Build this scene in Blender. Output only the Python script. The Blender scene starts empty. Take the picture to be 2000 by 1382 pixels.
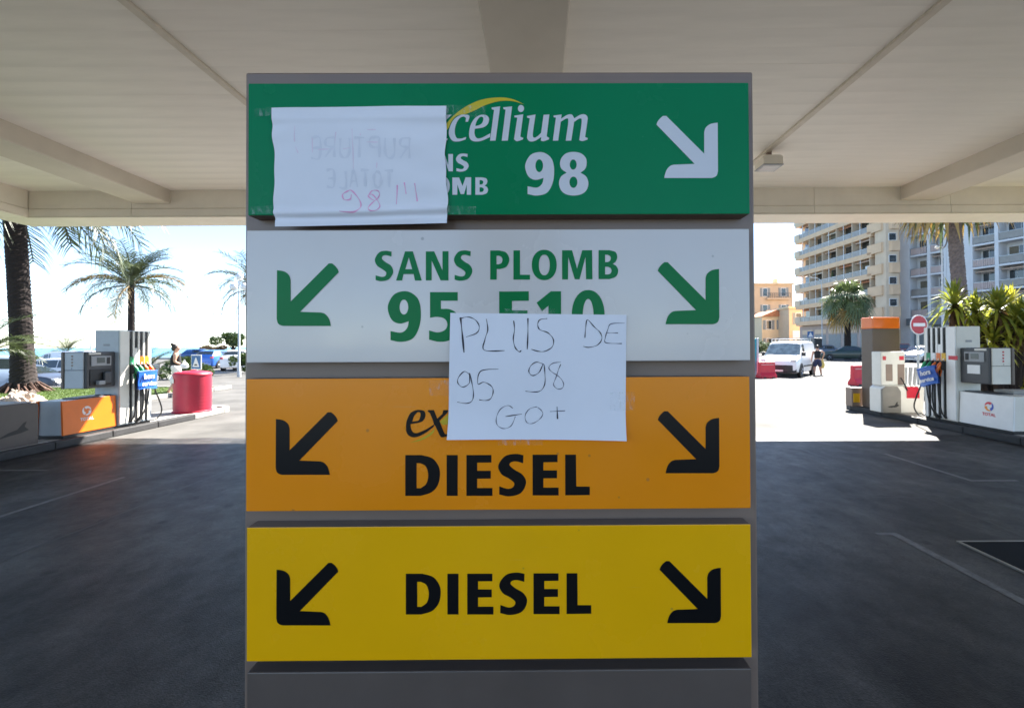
import bpy, bmesh, math, random
from mathutils import Vector, Matrix, Euler
from mathutils.geometry import tessellate_polygon
R = math.radians
random.seed(11)
SC = bpy.context.scene
COL = SC.collection

# ------------------------------------------------------------------ camera
EYE = Vector((0.0, 0.0, 1.65))
FPX, PX0, PY0 = 889.0, 1050.0, 665.0          # focal length and principal point on a 2000 x 1382 frame
CAM_ROT = Matrix.Rotation(R(90.62), 3, 'X') @ Matrix.Rotation(-0.0046, 3, 'Z')
cam_data = bpy.data.cameras.new('camera')
cam = bpy.data.objects.new('camera', cam_data)
COL.objects.link(cam)
cam.matrix_world = Matrix.Translation(EYE) @ CAM_ROT.to_4x4()
cam_data.sensor_width = 36.0
cam_data.lens = FPX * 36.0 / 2000.0
cam_data.shift_x = -(PX0 - 1000.0) / 2000.0
cam_data.shift_y = -(691.0 - PY0) / 2000.0
cam_data.clip_start = 0.02
cam_data.clip_end = 30000.0
cam_data.dof.use_dof = True
cam_data.dof.focus_distance = 0.78
cam_data.dof.aperture_fstop = 13.0
SC.camera = cam

# ------------------------------------------------------------------ sky and sun
SUN_AZ, SUN_EL = 35.0, 45.5                     # azimuth from +Y towards +X
world = bpy.data.worlds.new('World')
SC.world = world
world.use_nodes = True
wn = world.node_tree
wn.nodes.clear()
w_out = wn.nodes.new('ShaderNodeOutputWorld')
w_bg = wn.nodes.new('ShaderNodeBackground')
w_sky = wn.nodes.new('ShaderNodeTexSky')
w_sky.sky_type = 'NISHITA'
w_sky.sun_disc = False
w_sky.sun_elevation = R(SUN_EL)
w_sky.sun_rotation = R(SUN_AZ)
w_sky.air_density = 0.75
w_sky.dust_density = 0.15
w_sky.ozone_density = 1.2
w_bg.inputs['Strength'].default_value = 0.068
wn.links.new(w_sky.outputs[0], w_bg.inputs['Color'])
wn.links.new(w_bg.outputs[0], w_out.inputs['Surface'])

sun_vec = Vector((math.sin(R(SUN_AZ)) * math.cos(R(SUN_EL)), math.cos(R(SUN_AZ)) * math.cos(R(SUN_EL)), math.sin(R(SUN_EL))))
sun_data = bpy.data.lights.new('sun', 'SUN')
sun_data.energy = 5.0
sun_data.angle = R(0.53)
sun_data.color = (1.0, 0.95, 0.87)
sun = bpy.data.objects.new('sun', sun_data)
COL.objects.link(sun)
sun.rotation_euler = (-sun_vec).to_track_quat('-Z', 'Y').to_euler()
sun.location = (10, 20, 30)

SC.view_settings.view_transform = 'Standard'
SC.view_settings.look = 'None'
SC.view_settings.gamma = 1.0
SC.view_settings.use_curve_mapping = False
SC.view_settings.exposure = 2.6
SC.render.engine = 'CYCLES'
SC.cycles.max_bounces = 10
SC.cycles.diffuse_bounces = 6
SC.cycles.sample_clamp_indirect = 8.0


# ------------------------------------------------------------------ helpers
def ray(px, py):
    return CAM_ROT @ Vector(((px - PX0) / FPX, -(py - PY0) / FPX, -1.0))


def at(px, py, y):
    """point seen at (px, py) of the 2000 px photograph, y metres in front of the camera"""
    d = ray(px, py)
    return EYE + d * (y / d.y)


def on_ground(px, py, z=0.0):
    d = ray(px, py)
    return EYE + d * ((z - EYE.z) / d.z)


def tag(o, label=None, cat=None, group=None, kind=None):
    if label: o['label'] = label
    if cat: o['category'] = cat
    if group: o['group'] = group
    if kind: o['kind'] = kind
    return o


def thing(name, loc=(0, 0, 0), rz=0.0, label=None, cat=None, group=None):
    o = bpy.data.objects.new(name, None)
    o.empty_display_size = 0.2
    COL.objects.link(o)
    o.location = loc
    o.rotation_euler = (0, 0, rz)
    return tag(o, label, cat, group)


def link(name, mesh, parent=None, loc=None, rot=None, scale=None):
    o = bpy.data.objects.new(name, mesh)
    COL.objects.link(o)
    if parent is not None: o.parent = parent
    if loc is not None: o.location = loc
    if rot is not None: o.rotation_euler = rot
    if scale is not None: o.scale = scale
    return o


def copy_tree(o, parent=None):
    c = o.copy()
    COL.objects.link(c)
    c.parent = parent
    for ch in list(o.children):
        copy_tree(ch, c)
    return c


class MB:
    """collects simple shapes into one mesh"""
    def __init__(self):
        self.v, self.f, self.m, self.mi = [], [], [], 0

    def add(self, vs, fs):
        n = len(self.v)
        self.v += [tuple(p) for p in vs]
        self.f += [tuple(i + n for i in f) for f in fs]
        self.m += [self.mi] * len(fs)
        return self

    def box(self, x0, x1, y0, y1, z0, z1):
        vs = [(x, y, z) for z in (z0, z1) for y in (y0, y1) for x in (x0, x1)]
        return self.add(vs, [(0, 2, 3, 1), (4, 5, 7, 6), (0, 1, 5, 4), (2, 6, 7, 3), (0, 4, 6, 2), (1, 3, 7, 5)])

    def quad(self, a, b, c, d):
        return self.add([a, b, c, d], [(0, 1, 2, 3)])

    def prism(self, pts, axis, a0, a1):
        """closed outline pts (2D) pushed along an axis"""
        def mk(p, a):
            if axis == 'x': return (a, p[0], p[1])
            if axis == 'y': return (p[0], a, p[1])
            return (p[0], p[1], a)
        n = len(pts)
        vs = [mk(p, a0) for p in pts] + [mk(p, a1) for p in pts]
        fs = [(i, (i + 1) % n, n + (i + 1) % n, n + i) for i in range(n)]
        fs += [tuple(range(n - 1, -1, -1)), tuple(range(n, 2 * n))]
        return self.add(vs, fs)

    def tube(self, path, rad, seg=8, cap=True, squash=1.0):
        path = [Vector(p) for p in path]
        n = len(path)
        if not isinstance(rad, (list, tuple)): rad = [rad] * n
        vs, fs = [], []
        up = None
        for i, p in enumerate(path):
            d = (path[min(i + 1, n - 1)] - path[max(i - 1, 0)])
            if d.length < 1e-9: d = Vector((0, 0, 1))
            d.normalize()
            if up is None:
                up = Vector((1, 0, 0)) if abs(d.x) < 0.8 else Vector((0, 1, 0))
            a = (up - d * up.dot(d)).normalized()
            b = d.cross(a)
            up = a
            for k in range(seg):
                t = 2 * math.pi * k / seg
                vs.append(p + a * math.cos(t) * rad[i] + b * math.sin(t) * rad[i] * squash)
        for i in range(n - 1):
            for k in range(seg):
                k2 = (k + 1) % seg
                fs.append((i * seg + k, i * seg + k2, (i + 1) * seg + k2, (i + 1) * seg + k))
        if cap:
            fs.append(tuple(range(seg - 1, -1, -1)))
            fs.append(tuple(range((n - 1) * seg, n * seg)))
        return self.add(vs, fs)

    def lathe(self, prof, seg=24, c=(0, 0, 0), axis='z'):
        vs, fs = [], []
        for (r, h) in prof:
            for k in range(seg):
                t = 2 * math.pi * k / seg
                x, y = r * math.cos(t), r * math.sin(t)
                if axis == 'z': q = (c[0] + x, c[1] + y, c[2] + h)
                elif axis == 'y': q = (c[0] + x, c[1] + h, c[2] + y)
                else: q = (c[0] + h, c[1] + x, c[2] + y)
                vs.append(q)
        n = len(prof)
        for i in range(n - 1):
            for k in range(seg):
                k2 = (k + 1) % seg
                fs.append((i * seg + k, i * seg + k2, (i + 1) * seg + k2, (i + 1) * seg + k))
        fs.append(tuple(range(seg - 1, -1, -1)))
        fs.append(tuple(range((n - 1) * seg, n * seg)))
        return self.add(vs, fs)

    def grid(self, fn, nu, nv):
        vs = [fn(i / nu, j / nv) for j in range(nv + 1) for i in range(nu + 1)]
        w = nu + 1
        return self.add(vs, [(j * w + i, j * w + i + 1, (j + 1) * w + i + 1, (j + 1) * w + i) for j in range(nv) for i in range(nu)])

    def mesh(self, name, mats, smooth=False, bevel=0.0, recalc=True, seg=2, sharp=40):
        me = bpy.data.meshes.new(name)
        me.from_pydata(self.v, [], self.f)
        if not isinstance(mats, (list, tuple)): mats = [mats]
        for mt in mats: me.materials.append(mt)
        if len(mats) > 1:
            me.polygons.foreach_set('material_index', self.m)
        if recalc or bevel > 0:
            bm = bmesh.new()
            bm.from_mesh(me)
            if bevel > 0:
                bmesh.ops.remove_doubles(bm, verts=bm.verts, dist=1e-5)
            if recalc:
                bmesh.ops.recalc_face_normals(bm, faces=bm.faces)
            if bevel > 0:
                es = [e for e in bm.edges if len(e.link_faces) == 2 and e.calc_face_angle(0) > R(30)]
                bmesh.ops.bevel(bm, geom=es, offset=bevel, segments=seg, affect='EDGES', profile=0.5, clamp_overlap=True)
            bm.to_mesh(me)
            bm.free()
        if smooth:
            me.polygons.foreach_set('use_smooth', [True] * len(me.polygons))
            me.set_sharp_from_angle(angle=R(sharp))
        me.update()
        return me

    def build(self, name, mats, parent=None, loc=None, rot=None, **kw):
        return link(name, self.mesh(name, mats, **kw), parent, loc, rot)


def box(name, mat, parent, x0, x1, y0, y1, z0, z1, bevel=0.0, seg=2):
    return MB().box(min(x0, x1), max(x0, x1), min(y0, y1), max(y0, y1), min(z0, z1), max(z0, z1)).build(name, mat, parent, bevel=bevel, seg=seg)


# ------------------------------------------------------------------ materials
MATS = {}


def mat(name, col, rough=0.6, metal=0.0, var=0.12, nscale=6.0, bump=0.0, bscale=60.0, coat=0.0, spec=0.5, col2=None,
        stretch=(1, 1, 1), detail=4.0, trans=0.0, sss=0.0, rvar=0.0, emit=None, alpha=1.0, obj_coords=True, wear=0.0):
    if name in MATS: return MATS[name]
    m = bpy.data.materials.new(name)
    m.use_nodes = True
    nt = m.node_tree
    b = nt.nodes['Principled BSDF']
    b.inputs['Roughness'].default_value = rough
    b.inputs['Metallic'].default_value = metal
    b.inputs['Specular IOR Level'].default_value = spec
    b.inputs['Coat Weight'].default_value = coat
    b.inputs['Coat Roughness'].default_value = 0.06
    b.inputs['Alpha'].default_value = alpha
    b.inputs['Transmission Weight'].default_value = trans
    tc = nt.nodes.new('ShaderNodeTexCoord')
    mp = nt.nodes.new('ShaderNodeMapping')
    mp.inputs['Scale'].default_value = stretch
    nt.links.new(tc.outputs['Object'], mp.inputs['Vector'])
    ns = nt.nodes.new('ShaderNodeTexNoise')
    ns.inputs['Scale'].default_value = nscale
    ns.inputs['Detail'].default_value = detail
    ns.inputs['Roughness'].default_value = 0.6
    nt.links.new(mp.outputs[0], ns.inputs['Vector'])
    rp = nt.nodes.new('ShaderNodeValToRGB')
    rp.color_ramp.elements[0].position = 0.3
    rp.color_ramp.elements[1].position = 0.7
    c2 = col2 if col2 else tuple(c * (1 - var) for c in col)
    c1 = col if col2 else tuple(min(1.0, c * (1 + var * 0.5)) for c in col)
    rp.color_ramp.elements[0].color = (*c2, 1)
    rp.color_ramp.elements[1].color = (*c1, 1)
    nt.links.new(ns.outputs['Fac'], rp.inputs[0])
    nt.links.new(rp.outputs[0], b.inputs['Base Color'])
    if rvar > 0:
        mr = nt.nodes.new('ShaderNodeMapRange')
        mr.inputs['To Min'].default_value = max(0.02, rough - rvar)
        mr.inputs['To Max'].default_value = min(1.0, rough + rvar)
        nt.links.new(ns.outputs['Fac'], mr.inputs['Value'])
        nt.links.new(mr.outputs[0], b.inputs['Roughness'])
    if bump > 0:
        n2 = nt.nodes.new('ShaderNodeTexNoise')
        n2.inputs['Scale'].default_value = bscale
        n2.inputs['Detail'].default_value = 3
        nt.links.new(mp.outputs[0], n2.inputs['Vector'])
        bp = nt.nodes.new('ShaderNodeBump')
        bp.inputs['Strength'].default_value = bump
        bp.inputs['Distance'].default_value = 0.01
        nt.links.new(n2.outputs['Fac'], bp.inputs['Height'])
        nt.links.new(bp.outputs[0], b.inputs['Normal'])
    if sss > 0:
        b.inputs['Subsurface Weight'].default_value = sss
        b.inputs['Subsurface Scale'].default_value = 0.005
    MATS[name] = m
    return m


def leaf_mat(name, col, col2, transl=0.35, nscale=3.0):
    """foliage: diffuse and light passing through the leaf"""
    if name in MATS: return MATS[name]
    m = bpy.data.materials.new(name)
    m.use_nodes = True
    nt = m.node_tree
    b = nt.nodes['Principled BSDF']
    out = nt.nodes['Material Output']
    b.inputs['Roughness'].default_value = 0.45
    tc = nt.nodes.new('ShaderNodeTexCoord')
    ns = nt.nodes.new('ShaderNodeTexNoise')
    ns.inputs['Scale'].default_value = nscale
    oi = nt.nodes.new('ShaderNodeObjectInfo')
    ad = nt.nodes.new('ShaderNodeMath'); ad.operation = 'MULTIPLY_ADD'
    ad.inputs[1].default_value = 0.35
    nt.links.new(oi.outputs['Random'], ad.inputs[0])
    nt.links.new(ns.outputs['Fac'], ad.inputs[2])
    rp = nt.nodes.new('ShaderNodeValToRGB')
    rp.color_ramp.elements[0].position = 0.4
    rp.color_ramp.elements[1].position = 0.85
    rp.color_ramp.elements[0].color = (*col2, 1)
    rp.color_ramp.elements[1].color = (*col, 1)
    tr = nt.nodes.new('ShaderNodeBsdfTranslucent')
    mx = nt.nodes.new('ShaderNodeMixShader')
    mx.inputs[0].default_value = transl
    nt.links.new(tc.outputs['Object'], ns.inputs['Vector'])
    nt.links.new(ad.outputs[0], rp.inputs[0])
    nt.links.new(rp.outputs[0], b.inputs['Base Color'])
    nt.links.new(rp.outputs[0], tr.inputs['Color'])
    nt.links.new(b.outputs[0], mx.inputs[1])
    nt.links.new(tr.outputs[0], mx.inputs[2])
    nt.links.new(mx.outputs[0], out.inputs['Surface'])
    MATS[name] = m
    return m


def glass_mat(name, tint=(0.03, 0.04, 0.045), rough=0.04):
    return mat(name, tint, rough=rough, var=0.2, nscale=2.0, coat=0.6, spec=0.8)


def asphalt_material():
    m = bpy.data.materials.new('asphalt')
    m.use_nodes = True
    nt = m.node_tree
    b = nt.nodes['Principled BSDF']
    N, Lk = nt.nodes.new, nt.links.new
    tc = N('ShaderNodeTexCoord')
    def noise(scale, detail, st=(1, 1, 1), rgh=0.6):
        mp = N('ShaderNodeMapping'); mp.inputs['Scale'].default_value = st
        Lk(tc.outputs['Object'], mp.inputs['Vector'])
        n = N('ShaderNodeTexNoise'); n.inputs['Scale'].default_value = scale
        n.inputs['Detail'].default_value = detail; n.inputs['Roughness'].default_value = rgh
        Lk(mp.outputs[0], n.inputs['Vector'])
        return n
    big = noise(0.75, 7, (1, 0.55, 1), 0.68)          # tyre-worn lanes along the drive
    mid = noise(3.6, 7, (1, 0.85, 1), 0.72)
    fine = noise(75, 4, (1, 1, 1), 0.75)
    grit = N('ShaderNodeTexVoronoi'); grit.inputs['Scale'].default_value = 130
    Lk(tc.outputs['Object'], grit.inputs['Vector'])
    r1 = N('ShaderNodeValToRGB')
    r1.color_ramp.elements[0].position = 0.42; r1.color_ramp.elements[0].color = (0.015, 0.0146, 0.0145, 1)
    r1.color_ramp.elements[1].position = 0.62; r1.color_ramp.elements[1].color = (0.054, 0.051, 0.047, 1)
    Lk(big.outputs['Fac'], r1.inputs[0])
    r2 = N('ShaderNodeValToRGB')
    r2.color_ramp.elements[0].position = 0.38; r2.color_ramp.elements[0].color = (0.80, 0.80, 0.81, 1)
    r2.color_ramp.elements[1].position = 0.62; r2.color_ramp.elements[1].color = (1.1, 1.1, 1.1, 1)
    Lk(mid.outputs['Fac'], r2.inputs[0])
    r3 = N('ShaderNodeValToRGB')
    r3.color_ramp.elements[0].position = 0.3; r3.color_ramp.elements[0].color = (0.55, 0.55, 0.55, 1)
    r3.color_ramp.elements[1].position = 0.75; r3.color_ramp.elements[1].color = (1.9, 1.9, 1.9, 1)
    Lk(fine.outputs['Fac'], r3.inputs[0])
    # oil drips: small dark spots
    sp = N('ShaderNodeTexVoronoi'); sp.inputs['Scale'].default_value = 2.6; sp.inputs['Randomness'].default_value = 1.0
    Lk(tc.outputs['Object'], sp.inputs['Vector'])
    r4 = N('ShaderNodeValToRGB')
    r4.color_ramp.elements[0].position = 0.05; r4.color_ramp.elements[0].color = (0.25, 0.25, 0.25, 1)
    r4.color_ramp.elements[1].position = 0.15; r4.color_ramp.elements[1].color = (1, 1, 1, 1)
    Lk(sp.outputs['Distance'], r4.inputs[0])
    def mul(a, c):
        x = N('ShaderNodeMix'); x.data_type = 'RGBA'; x.blend_type = 'MULTIPLY'; x.inputs[0].default_value = 1.0
        Lk(a, x.inputs[6]); Lk(c, x.inputs[7]); return x.outputs[2]
    st = noise(1.4, 8, (1, 0.8, 1), 0.75)       # oil stains
    r5 = N('ShaderNodeValToRGB')
    r5.color_ramp.elements[0].position = 0.57; r5.color_ramp.elements[0].color = (1, 1, 1, 1)
    r5.color_ramp.elements[1].position = 0.66; r5.color_ramp.elements[1].color = (0.45, 0.45, 0.45, 1)
    Lk(st.outputs['Fac'], r5.inputs[0])
    c = mul(mul(mul(r1.outputs[0], r2.outputs[0]), r3.outputs[0]), mul(r4.outputs[0], r5.outputs[0]))
    Lk(c, b.inputs['Base Color'])
    mr = N('ShaderNodeMapRange'); mr.inputs['From Min'].default_value = 0.3; mr.inputs['From Max'].default_value = 0.7; mr.inputs['To Min'].default_value = 0.56; mr.inputs['To Max'].default_value = 0.40
    Lk(mid.outputs['Fac'], mr.inputs['Value'])
    Lk(mr.outputs[0], b.inputs['Roughness'])
    bp = N('ShaderNodeBump'); bp.inputs['Strength'].default_value = 0.35; bp.inputs['Distance'].default_value = 0.004
    Lk(grit.outputs['Distance'], bp.inputs['Height'])
    Lk(bp.outputs[0], b.inputs['Normal'])
    b.inputs['Specular IOR Level'].default_value = 0.17
    MATS['asphalt'] = m
    return m


def water_material():
    m = bpy.data.materials.new('sea_water')
    m.use_nodes = True
    nt = m.node_tree
    b = nt.nodes['Principled BSDF']
    b.inputs['Base Color'].default_value = (0.02, 0.12, 0.19, 1)
    b.inputs['Roughness'].default_value = 0.25
    tc = nt.nodes.new('ShaderNodeTexCoord')
    n = nt.nodes.new('ShaderNodeTexNoise'); n.inputs['Scale'].default_value = 0.25; n.inputs['Detail'].default_value = 6
    nt.links.new(tc.outputs['Object'], n.inputs['Vector'])
    rp = nt.nodes.new('ShaderNodeValToRGB')
    rp.color_ramp.elements[0].color = (0.015, 0.11, 0.17, 1); rp.color_ramp.elements[1].color = (0.03, 0.19, 0.26, 1)
    n2 = nt.nodes.new('ShaderNodeTexNoise'); n2.inputs['Scale'].default_value = 0.006; n2.inputs['Detail'].default_value = 3
    nt.links.new(tc.outputs['Object'], n2.inputs['Vector'])
    nt.links.new(n2.outputs['Fac'], rp.inputs[0]); nt.links.new(rp.outputs[0], b.inputs['Base Color'])
    bp = nt.nodes.new('ShaderNodeBump'); bp.inputs['Strength'].default_value = 0.8; bp.inputs['Distance'].default_value = 0.6
    nt.links.new(n.outputs['Fac'], bp.inputs['Height']); nt.links.new(bp.outputs[0], b.inputs['Normal'])
    return m


ASPHALT = asphalt_material()
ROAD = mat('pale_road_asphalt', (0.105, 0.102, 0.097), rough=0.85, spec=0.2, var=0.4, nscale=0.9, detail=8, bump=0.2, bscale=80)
SOFFIT = mat('soffit_paint', (0.86, 0.82, 0.745), rough=0.45, var=0.11, nscale=0.9, stretch=(0.4, 2.5, 1), detail=6, bump=0.02, bscale=8)
FASCIA = mat('fascia_paint', (0.82, 0.76, 0.64), rough=0.5, var=0.07, nscale=1.5)
BEAM = mat('beam_paint', (0.62, 0.565, 0.475), rough=0.5, var=0.08, nscale=1.2)
TAUPE = mat('taupe_metal', (0.235, 0.168, 0.132), rough=0.38, var=0.08, nscale=5, rvar=0.06)
TAUPE_DARK = mat('taupe_dark_metal', (0.115, 0.088, 0.074), rough=0.4, var=0.15)
P_GREEN = mat('panel_green', (0.0, 0.215, 0.078), rough=0.2, var=0.05, nscale=3, rvar=0.05, spec=0.14)
P_WHITE = mat('panel_white', (0.69, 0.63, 0.59), rough=0.22, var=0.03, nscale=3, rvar=0.05, coat=0.2)
P_ORANGE = mat('panel_orange', (0.95, 0.29, 0.003), rough=0.18, var=0.05, nscale=3, rvar=0.05, spec=0.4)
P_YELLOW = mat('panel_yellow', (0.95, 0.47, 0.002), rough=0.22, var=0.05, nscale=3, rvar=0.05, spec=0.3)


def scuff(m, amount=1.0):
    """dust specks, hairline scratches and hand smears on a printed panel"""
    nt = m.node_tree
    b = nt.nodes['Principled BSDF']
    N, Lk = nt.nodes.new, nt.links.new
    src = b.inputs['Base Color'].links[0].from_socket
    tc = N('ShaderNodeTexCoord')
    vo = N('ShaderNodeTexVoronoi'); vo.inputs['Scale'].default_value = 16
    Lk(tc.outputs['Object'], vo.inputs['Vector'])
    rp = N('ShaderNodeValToRGB')
    rp.color_ramp.elements[0].position = 0.035; rp.color_ramp.elements[0].color = (0.45 * amount,) * 3 + (1,)
    rp.color_ramp.elements[1].position = 0.055; rp.color_ramp.elements[1].color = (0, 0, 0, 1)
    Lk(vo.outputs['Distance'], rp.inputs[0])
    mp = N('ShaderNodeMapping'); mp.inputs['Scale'].default_value = (3, 3, 90); mp.inputs['Rotation'].default_value = (0, R(35), 0)
    n2 = N('ShaderNodeTexNoise'); n2.inputs['Scale'].default_value = 3.5; n2.inputs['Detail'].default_value = 5
    Lk(tc.outputs['Object'], mp.inputs[0]); Lk(mp.outputs[0], n2.inputs['Vector'])
    r2 = N('ShaderNodeValToRGB')
    r2.color_ramp.elements[0].position = 0.70; r2.color_ramp.elements[0].color = (0, 0, 0, 1)
    r2.color_ramp.elements[1].position = 0.78; r2.color_ramp.elements[1].color = (0.22 * amount,) * 3 + (1,)
    Lk(n2.outputs['Fac'], r2.inputs[0])
    m1 = N('ShaderNodeMix'); m1.data_type = 'RGBA'; m1.inputs[7].default_value = (0.10, 0.09, 0.07, 1)
    Lk(rp.outputs[0], m1.inputs[0]); Lk(src, m1.inputs[6])
    m2 = N('ShaderNodeMix'); m2.data_type = 'RGBA'; m2.inputs[7].default_value = (0.55, 0.55, 0.52, 1)
    Lk(r2.outputs[0], m2.inputs[0]); Lk(m1.outputs[2], m2.inputs[6])
    Lk(m2.outputs[2], b.inputs['Base Color'])
    n3 = N('ShaderNodeTexNoise'); n3.inputs['Scale'].default_value = 5; n3.inputs['Detail'].default_value = 6
    Lk(tc.outputs['Object'], n3.inputs['Vector'])
    mr = N('ShaderNodeMapRange'); mr.inputs['From Min'].default_value = 0.35; mr.inputs['From Max'].default_value = 0.7
    mr.inputs['To Min'].default_value = 0.13; mr.inputs['To Max'].default_value = 0.36
    Lk(n3.outputs['Fac'], mr.inputs['Value']); Lk(mr.outputs[0], b.inputs['Roughness'])
for _m in (P_GREEN, P_WHITE, P_ORANGE, P_YELLOW): scuff(_m, 0.8)
V_WHITE = mat('vinyl_white', (0.70, 0.69, 0.71), rough=0.3, var=0.03)
V_GREEN = mat('vinyl_green', (0.0, 0.190, 0.052), rough=0.3, var=0.05, spec=0.15)
V_BLACK = mat('vinyl_black', (0.005, 0.005, 0.006), rough=0.3, var=0.1, spec=0.25)
V_YELLOW = mat('vinyl_yellow', (0.70, 0.52, 0.02), rough=0.3, var=0.05)
V_LIME = mat('vinyl_dull_yellow', (0.60, 0.42, 0.01), rough=0.3, var=0.05)
BLACK = mat('black_rubber', (0.012, 0.012, 0.013), rough=0.55, var=0.2)
DGREY = mat('dark_grey_plastic', (0.05, 0.052, 0.06), rough=0.4, var=0.1)
MGREY = mat('mid_grey_metal', (0.30, 0.31, 0.33), rough=0.4, var=0.08)
LGREY = mat('light_grey_metal', (0.42, 0.47, 0.52), rough=0.35, var=0.06)
OFFW = mat('offwhite_plastic', (0.72, 0.70, 0.64), rough=0.4, var=0.06)
WHITE = mat('white_paint', (0.80, 0.80, 0.80), rough=0.35, var=0.05)
ORANGE = mat('orange_paint', (0.74, 0.145, 0.004), rough=0.3, var=0.06, coat=0.2)
RED = mat('red_plastic', (0.55, 0.015, 0.035), rough=0.4, var=0.15, nscale=4)
BLUE = mat('blue_plastic', (0.01, 0.09, 0.42), rough=0.35, var=0.1)
TEAL = mat('teal_paint', (0.01, 0.25, 0.32), rough=0.4, var=0.1)
YEL = mat('yellow_paint', (0.75, 0.42, 0.01), rough=0.4, var=0.08)
GRN = mat('green_plastic', (0.01, 0.26, 0.10), rough=0.4, var=0.1)
STEEL = mat('galvanised_steel', (0.45, 0.46, 0.47), rough=0.35, metal=0.7, var=0.1)
CHROME = mat('chrome', (0.7, 0.7, 0.72), rough=0.12, metal=1.0, var=0.04)
KERB = mat('kerb_concrete', (0.27, 0.26, 0.245), rough=0.85, var=0.25, nscale=5, bump=0.3)
KERB_DARK = mat('kerb_dark_paint', (0.030, 0.029, 0.03), rough=0.7, var=0.4, nscale=8, bump=0.3)
CONC = mat('concrete', (0.36, 0.345, 0.32), rough=0.85, var=0.22, nscale=3, bump=0.3)
GLASS = glass_mat('window_glass')
GLASS_L = glass_mat('pale_window_glass', (0.16, 0.20, 0.21), 0.08)

# ------------------------------------------------------------------ ground, sea
def poly_sheet(name, pts, z, material, label=None):
    mb = MB()
    mb.add([(x, y, z) for x, y in pts], [tuple(range(len(pts)))])
    o = mb.build(name, material, recalc=False)
    o['kind'] = 'structure'
    return o


poly_sheet('ground', [(-19.6, -90), (260, -90), (260, 320), (14, 320), (0, 95), (-8, 66), (-60, 62), (-60, 31), (-19.6, 31)], 0.0, ROAD)
poly_sheet('forecourt', [(-12.0, -9.0), (13.0, -9.0)] + [(13.0 - 25.0 * k / 60, 8.25 + 0.03 * math.sin(k * 1.7) + 0.02 * math.sin(k * 4.1)) for k in range(61)], 0.004, ASPHALT)  # dark sheet ends by the shadow edge; its colour deepens shade against sunlit paving
poly_sheet('parking_ground', [(-60, -90), (-20.6, -90), (-20.6, 30), (-60, 30)], -0.65, ROAD)
bank = MB()
bank.quad((-20.6, -90, -0.65), (-19.6, -90, 0.0), (-19.6, 31, 0.0), (-20.6, 30, -0.65))
bank.quad((-60, 30, -0.65), (-20.6, 30, -0.65), (-19.6, 31, 0.0), (-60, 31, 0.0))
tag(bank.build('bank', CONC, recalc=False), kind='structure')
SEA = water_material()
poly_sheet('sea', [(-14000, -9000), (9000, -9000), (9000, 14000), (-14000, 14000)], -3.2, SEA)
sw = MB()
sw.box(-60.6, -60.0, -90, 62.6, -4.0, 0.35)
sw.box(-60.0, -8, 62.0, 62.6, -4.0, 0.25)
tag(sw.build('sea_wall_bank', CONC), kind='structure')

# lawn between the forecourt and the lower car park
LAWN = mat('lawn_turf', (0.075, 0.115, 0.022), rough=0.9, var=0.35, nscale=2.5, bump=0.6, bscale=120, col2=(0.045, 0.078, 0.018))
LX0, LX1, LY0, LY1 = -19.4, -12.15, 8.9, 17.6
ln = MB()
ln.grid(lambda u, v: (LX0 + (LX1 - LX0) * u, LY0 + (LY1 - LY0) * v, 0.10 + 0.05 * math.sin(3.1 * u) * math.sin(math.pi * v)), 24, 24)
tag(ln.build('lawn', LAWN, smooth=True), kind='structure')
GRASS = leaf_mat('grass_blades', (0.11, 0.16, 0.03), (0.06, 0.10, 0.02), 0.3, 1.5)
gb = MB()
rg = random.Random(4)
for i in range(26000):
    u, v = rg.random(), rg.random()
    x, y = LX0 + (LX1 - LX0) * u, LY0 + (LY1 - LY0) * v
    z = 0.10 + 0.05 * math.sin(3.1 * u) * math.sin(math.pi * v)
    a = rg.random() * 6.283
    h = 0.03 + 0.04 * rg.random()
    dx, dy = math.cos(a) * 0.008, math.sin(a) * 0.008
    gb.add([(x - dx, y - dy, z - .005), (x + dx, y + dy, z - .005), (x + dy * 3 * rg.uniform(-1, 1), y - dx * 3 * rg.uniform(-1, 1), z + h)], [(0, 1, 2)])
tag(gb.build('lawn_grass', GRASS, recalc=False), 'short green grass blades covering the lawn by the palm', 'grass', kind='stuff')

kerb_len = 0.98
kerb_me = MB().box(-0.07, 0.07, 0.0, kerb_len, 0.0, 0.15).mesh('kerb_stone', KERB, bevel=0.015)
lk = thing('lawn_kerb', (LX1 + 0.075, 8.9, 0), 0, 'pale concrete kerb edging the lawn behind the left pump', 'kerb')
for i in range(9):
    link('kerb_stone', kerb_me, lk, (random.uniform(-.004, .004), i * 1.0, random.uniform(-.006, .004)))
for i in range(7):
    link('kerb_stone', kerb_me, lk, (-0.2 - i * 1.0, 8.75 + random.uniform(-.004, .004), random.uniform(-.006, .004)), (0, 0, R(90)))

# pavement strips before the apartment blocks
pv = MB()
pv.box(24.0, 45.4, 66.0, 68.5, 0.0, 0.14)
pv.box(40.5, 45.8, 20.0, 66.0, 0.0, 0.14)
tag(pv.build('pavement', CONC), kind='structure')

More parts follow.
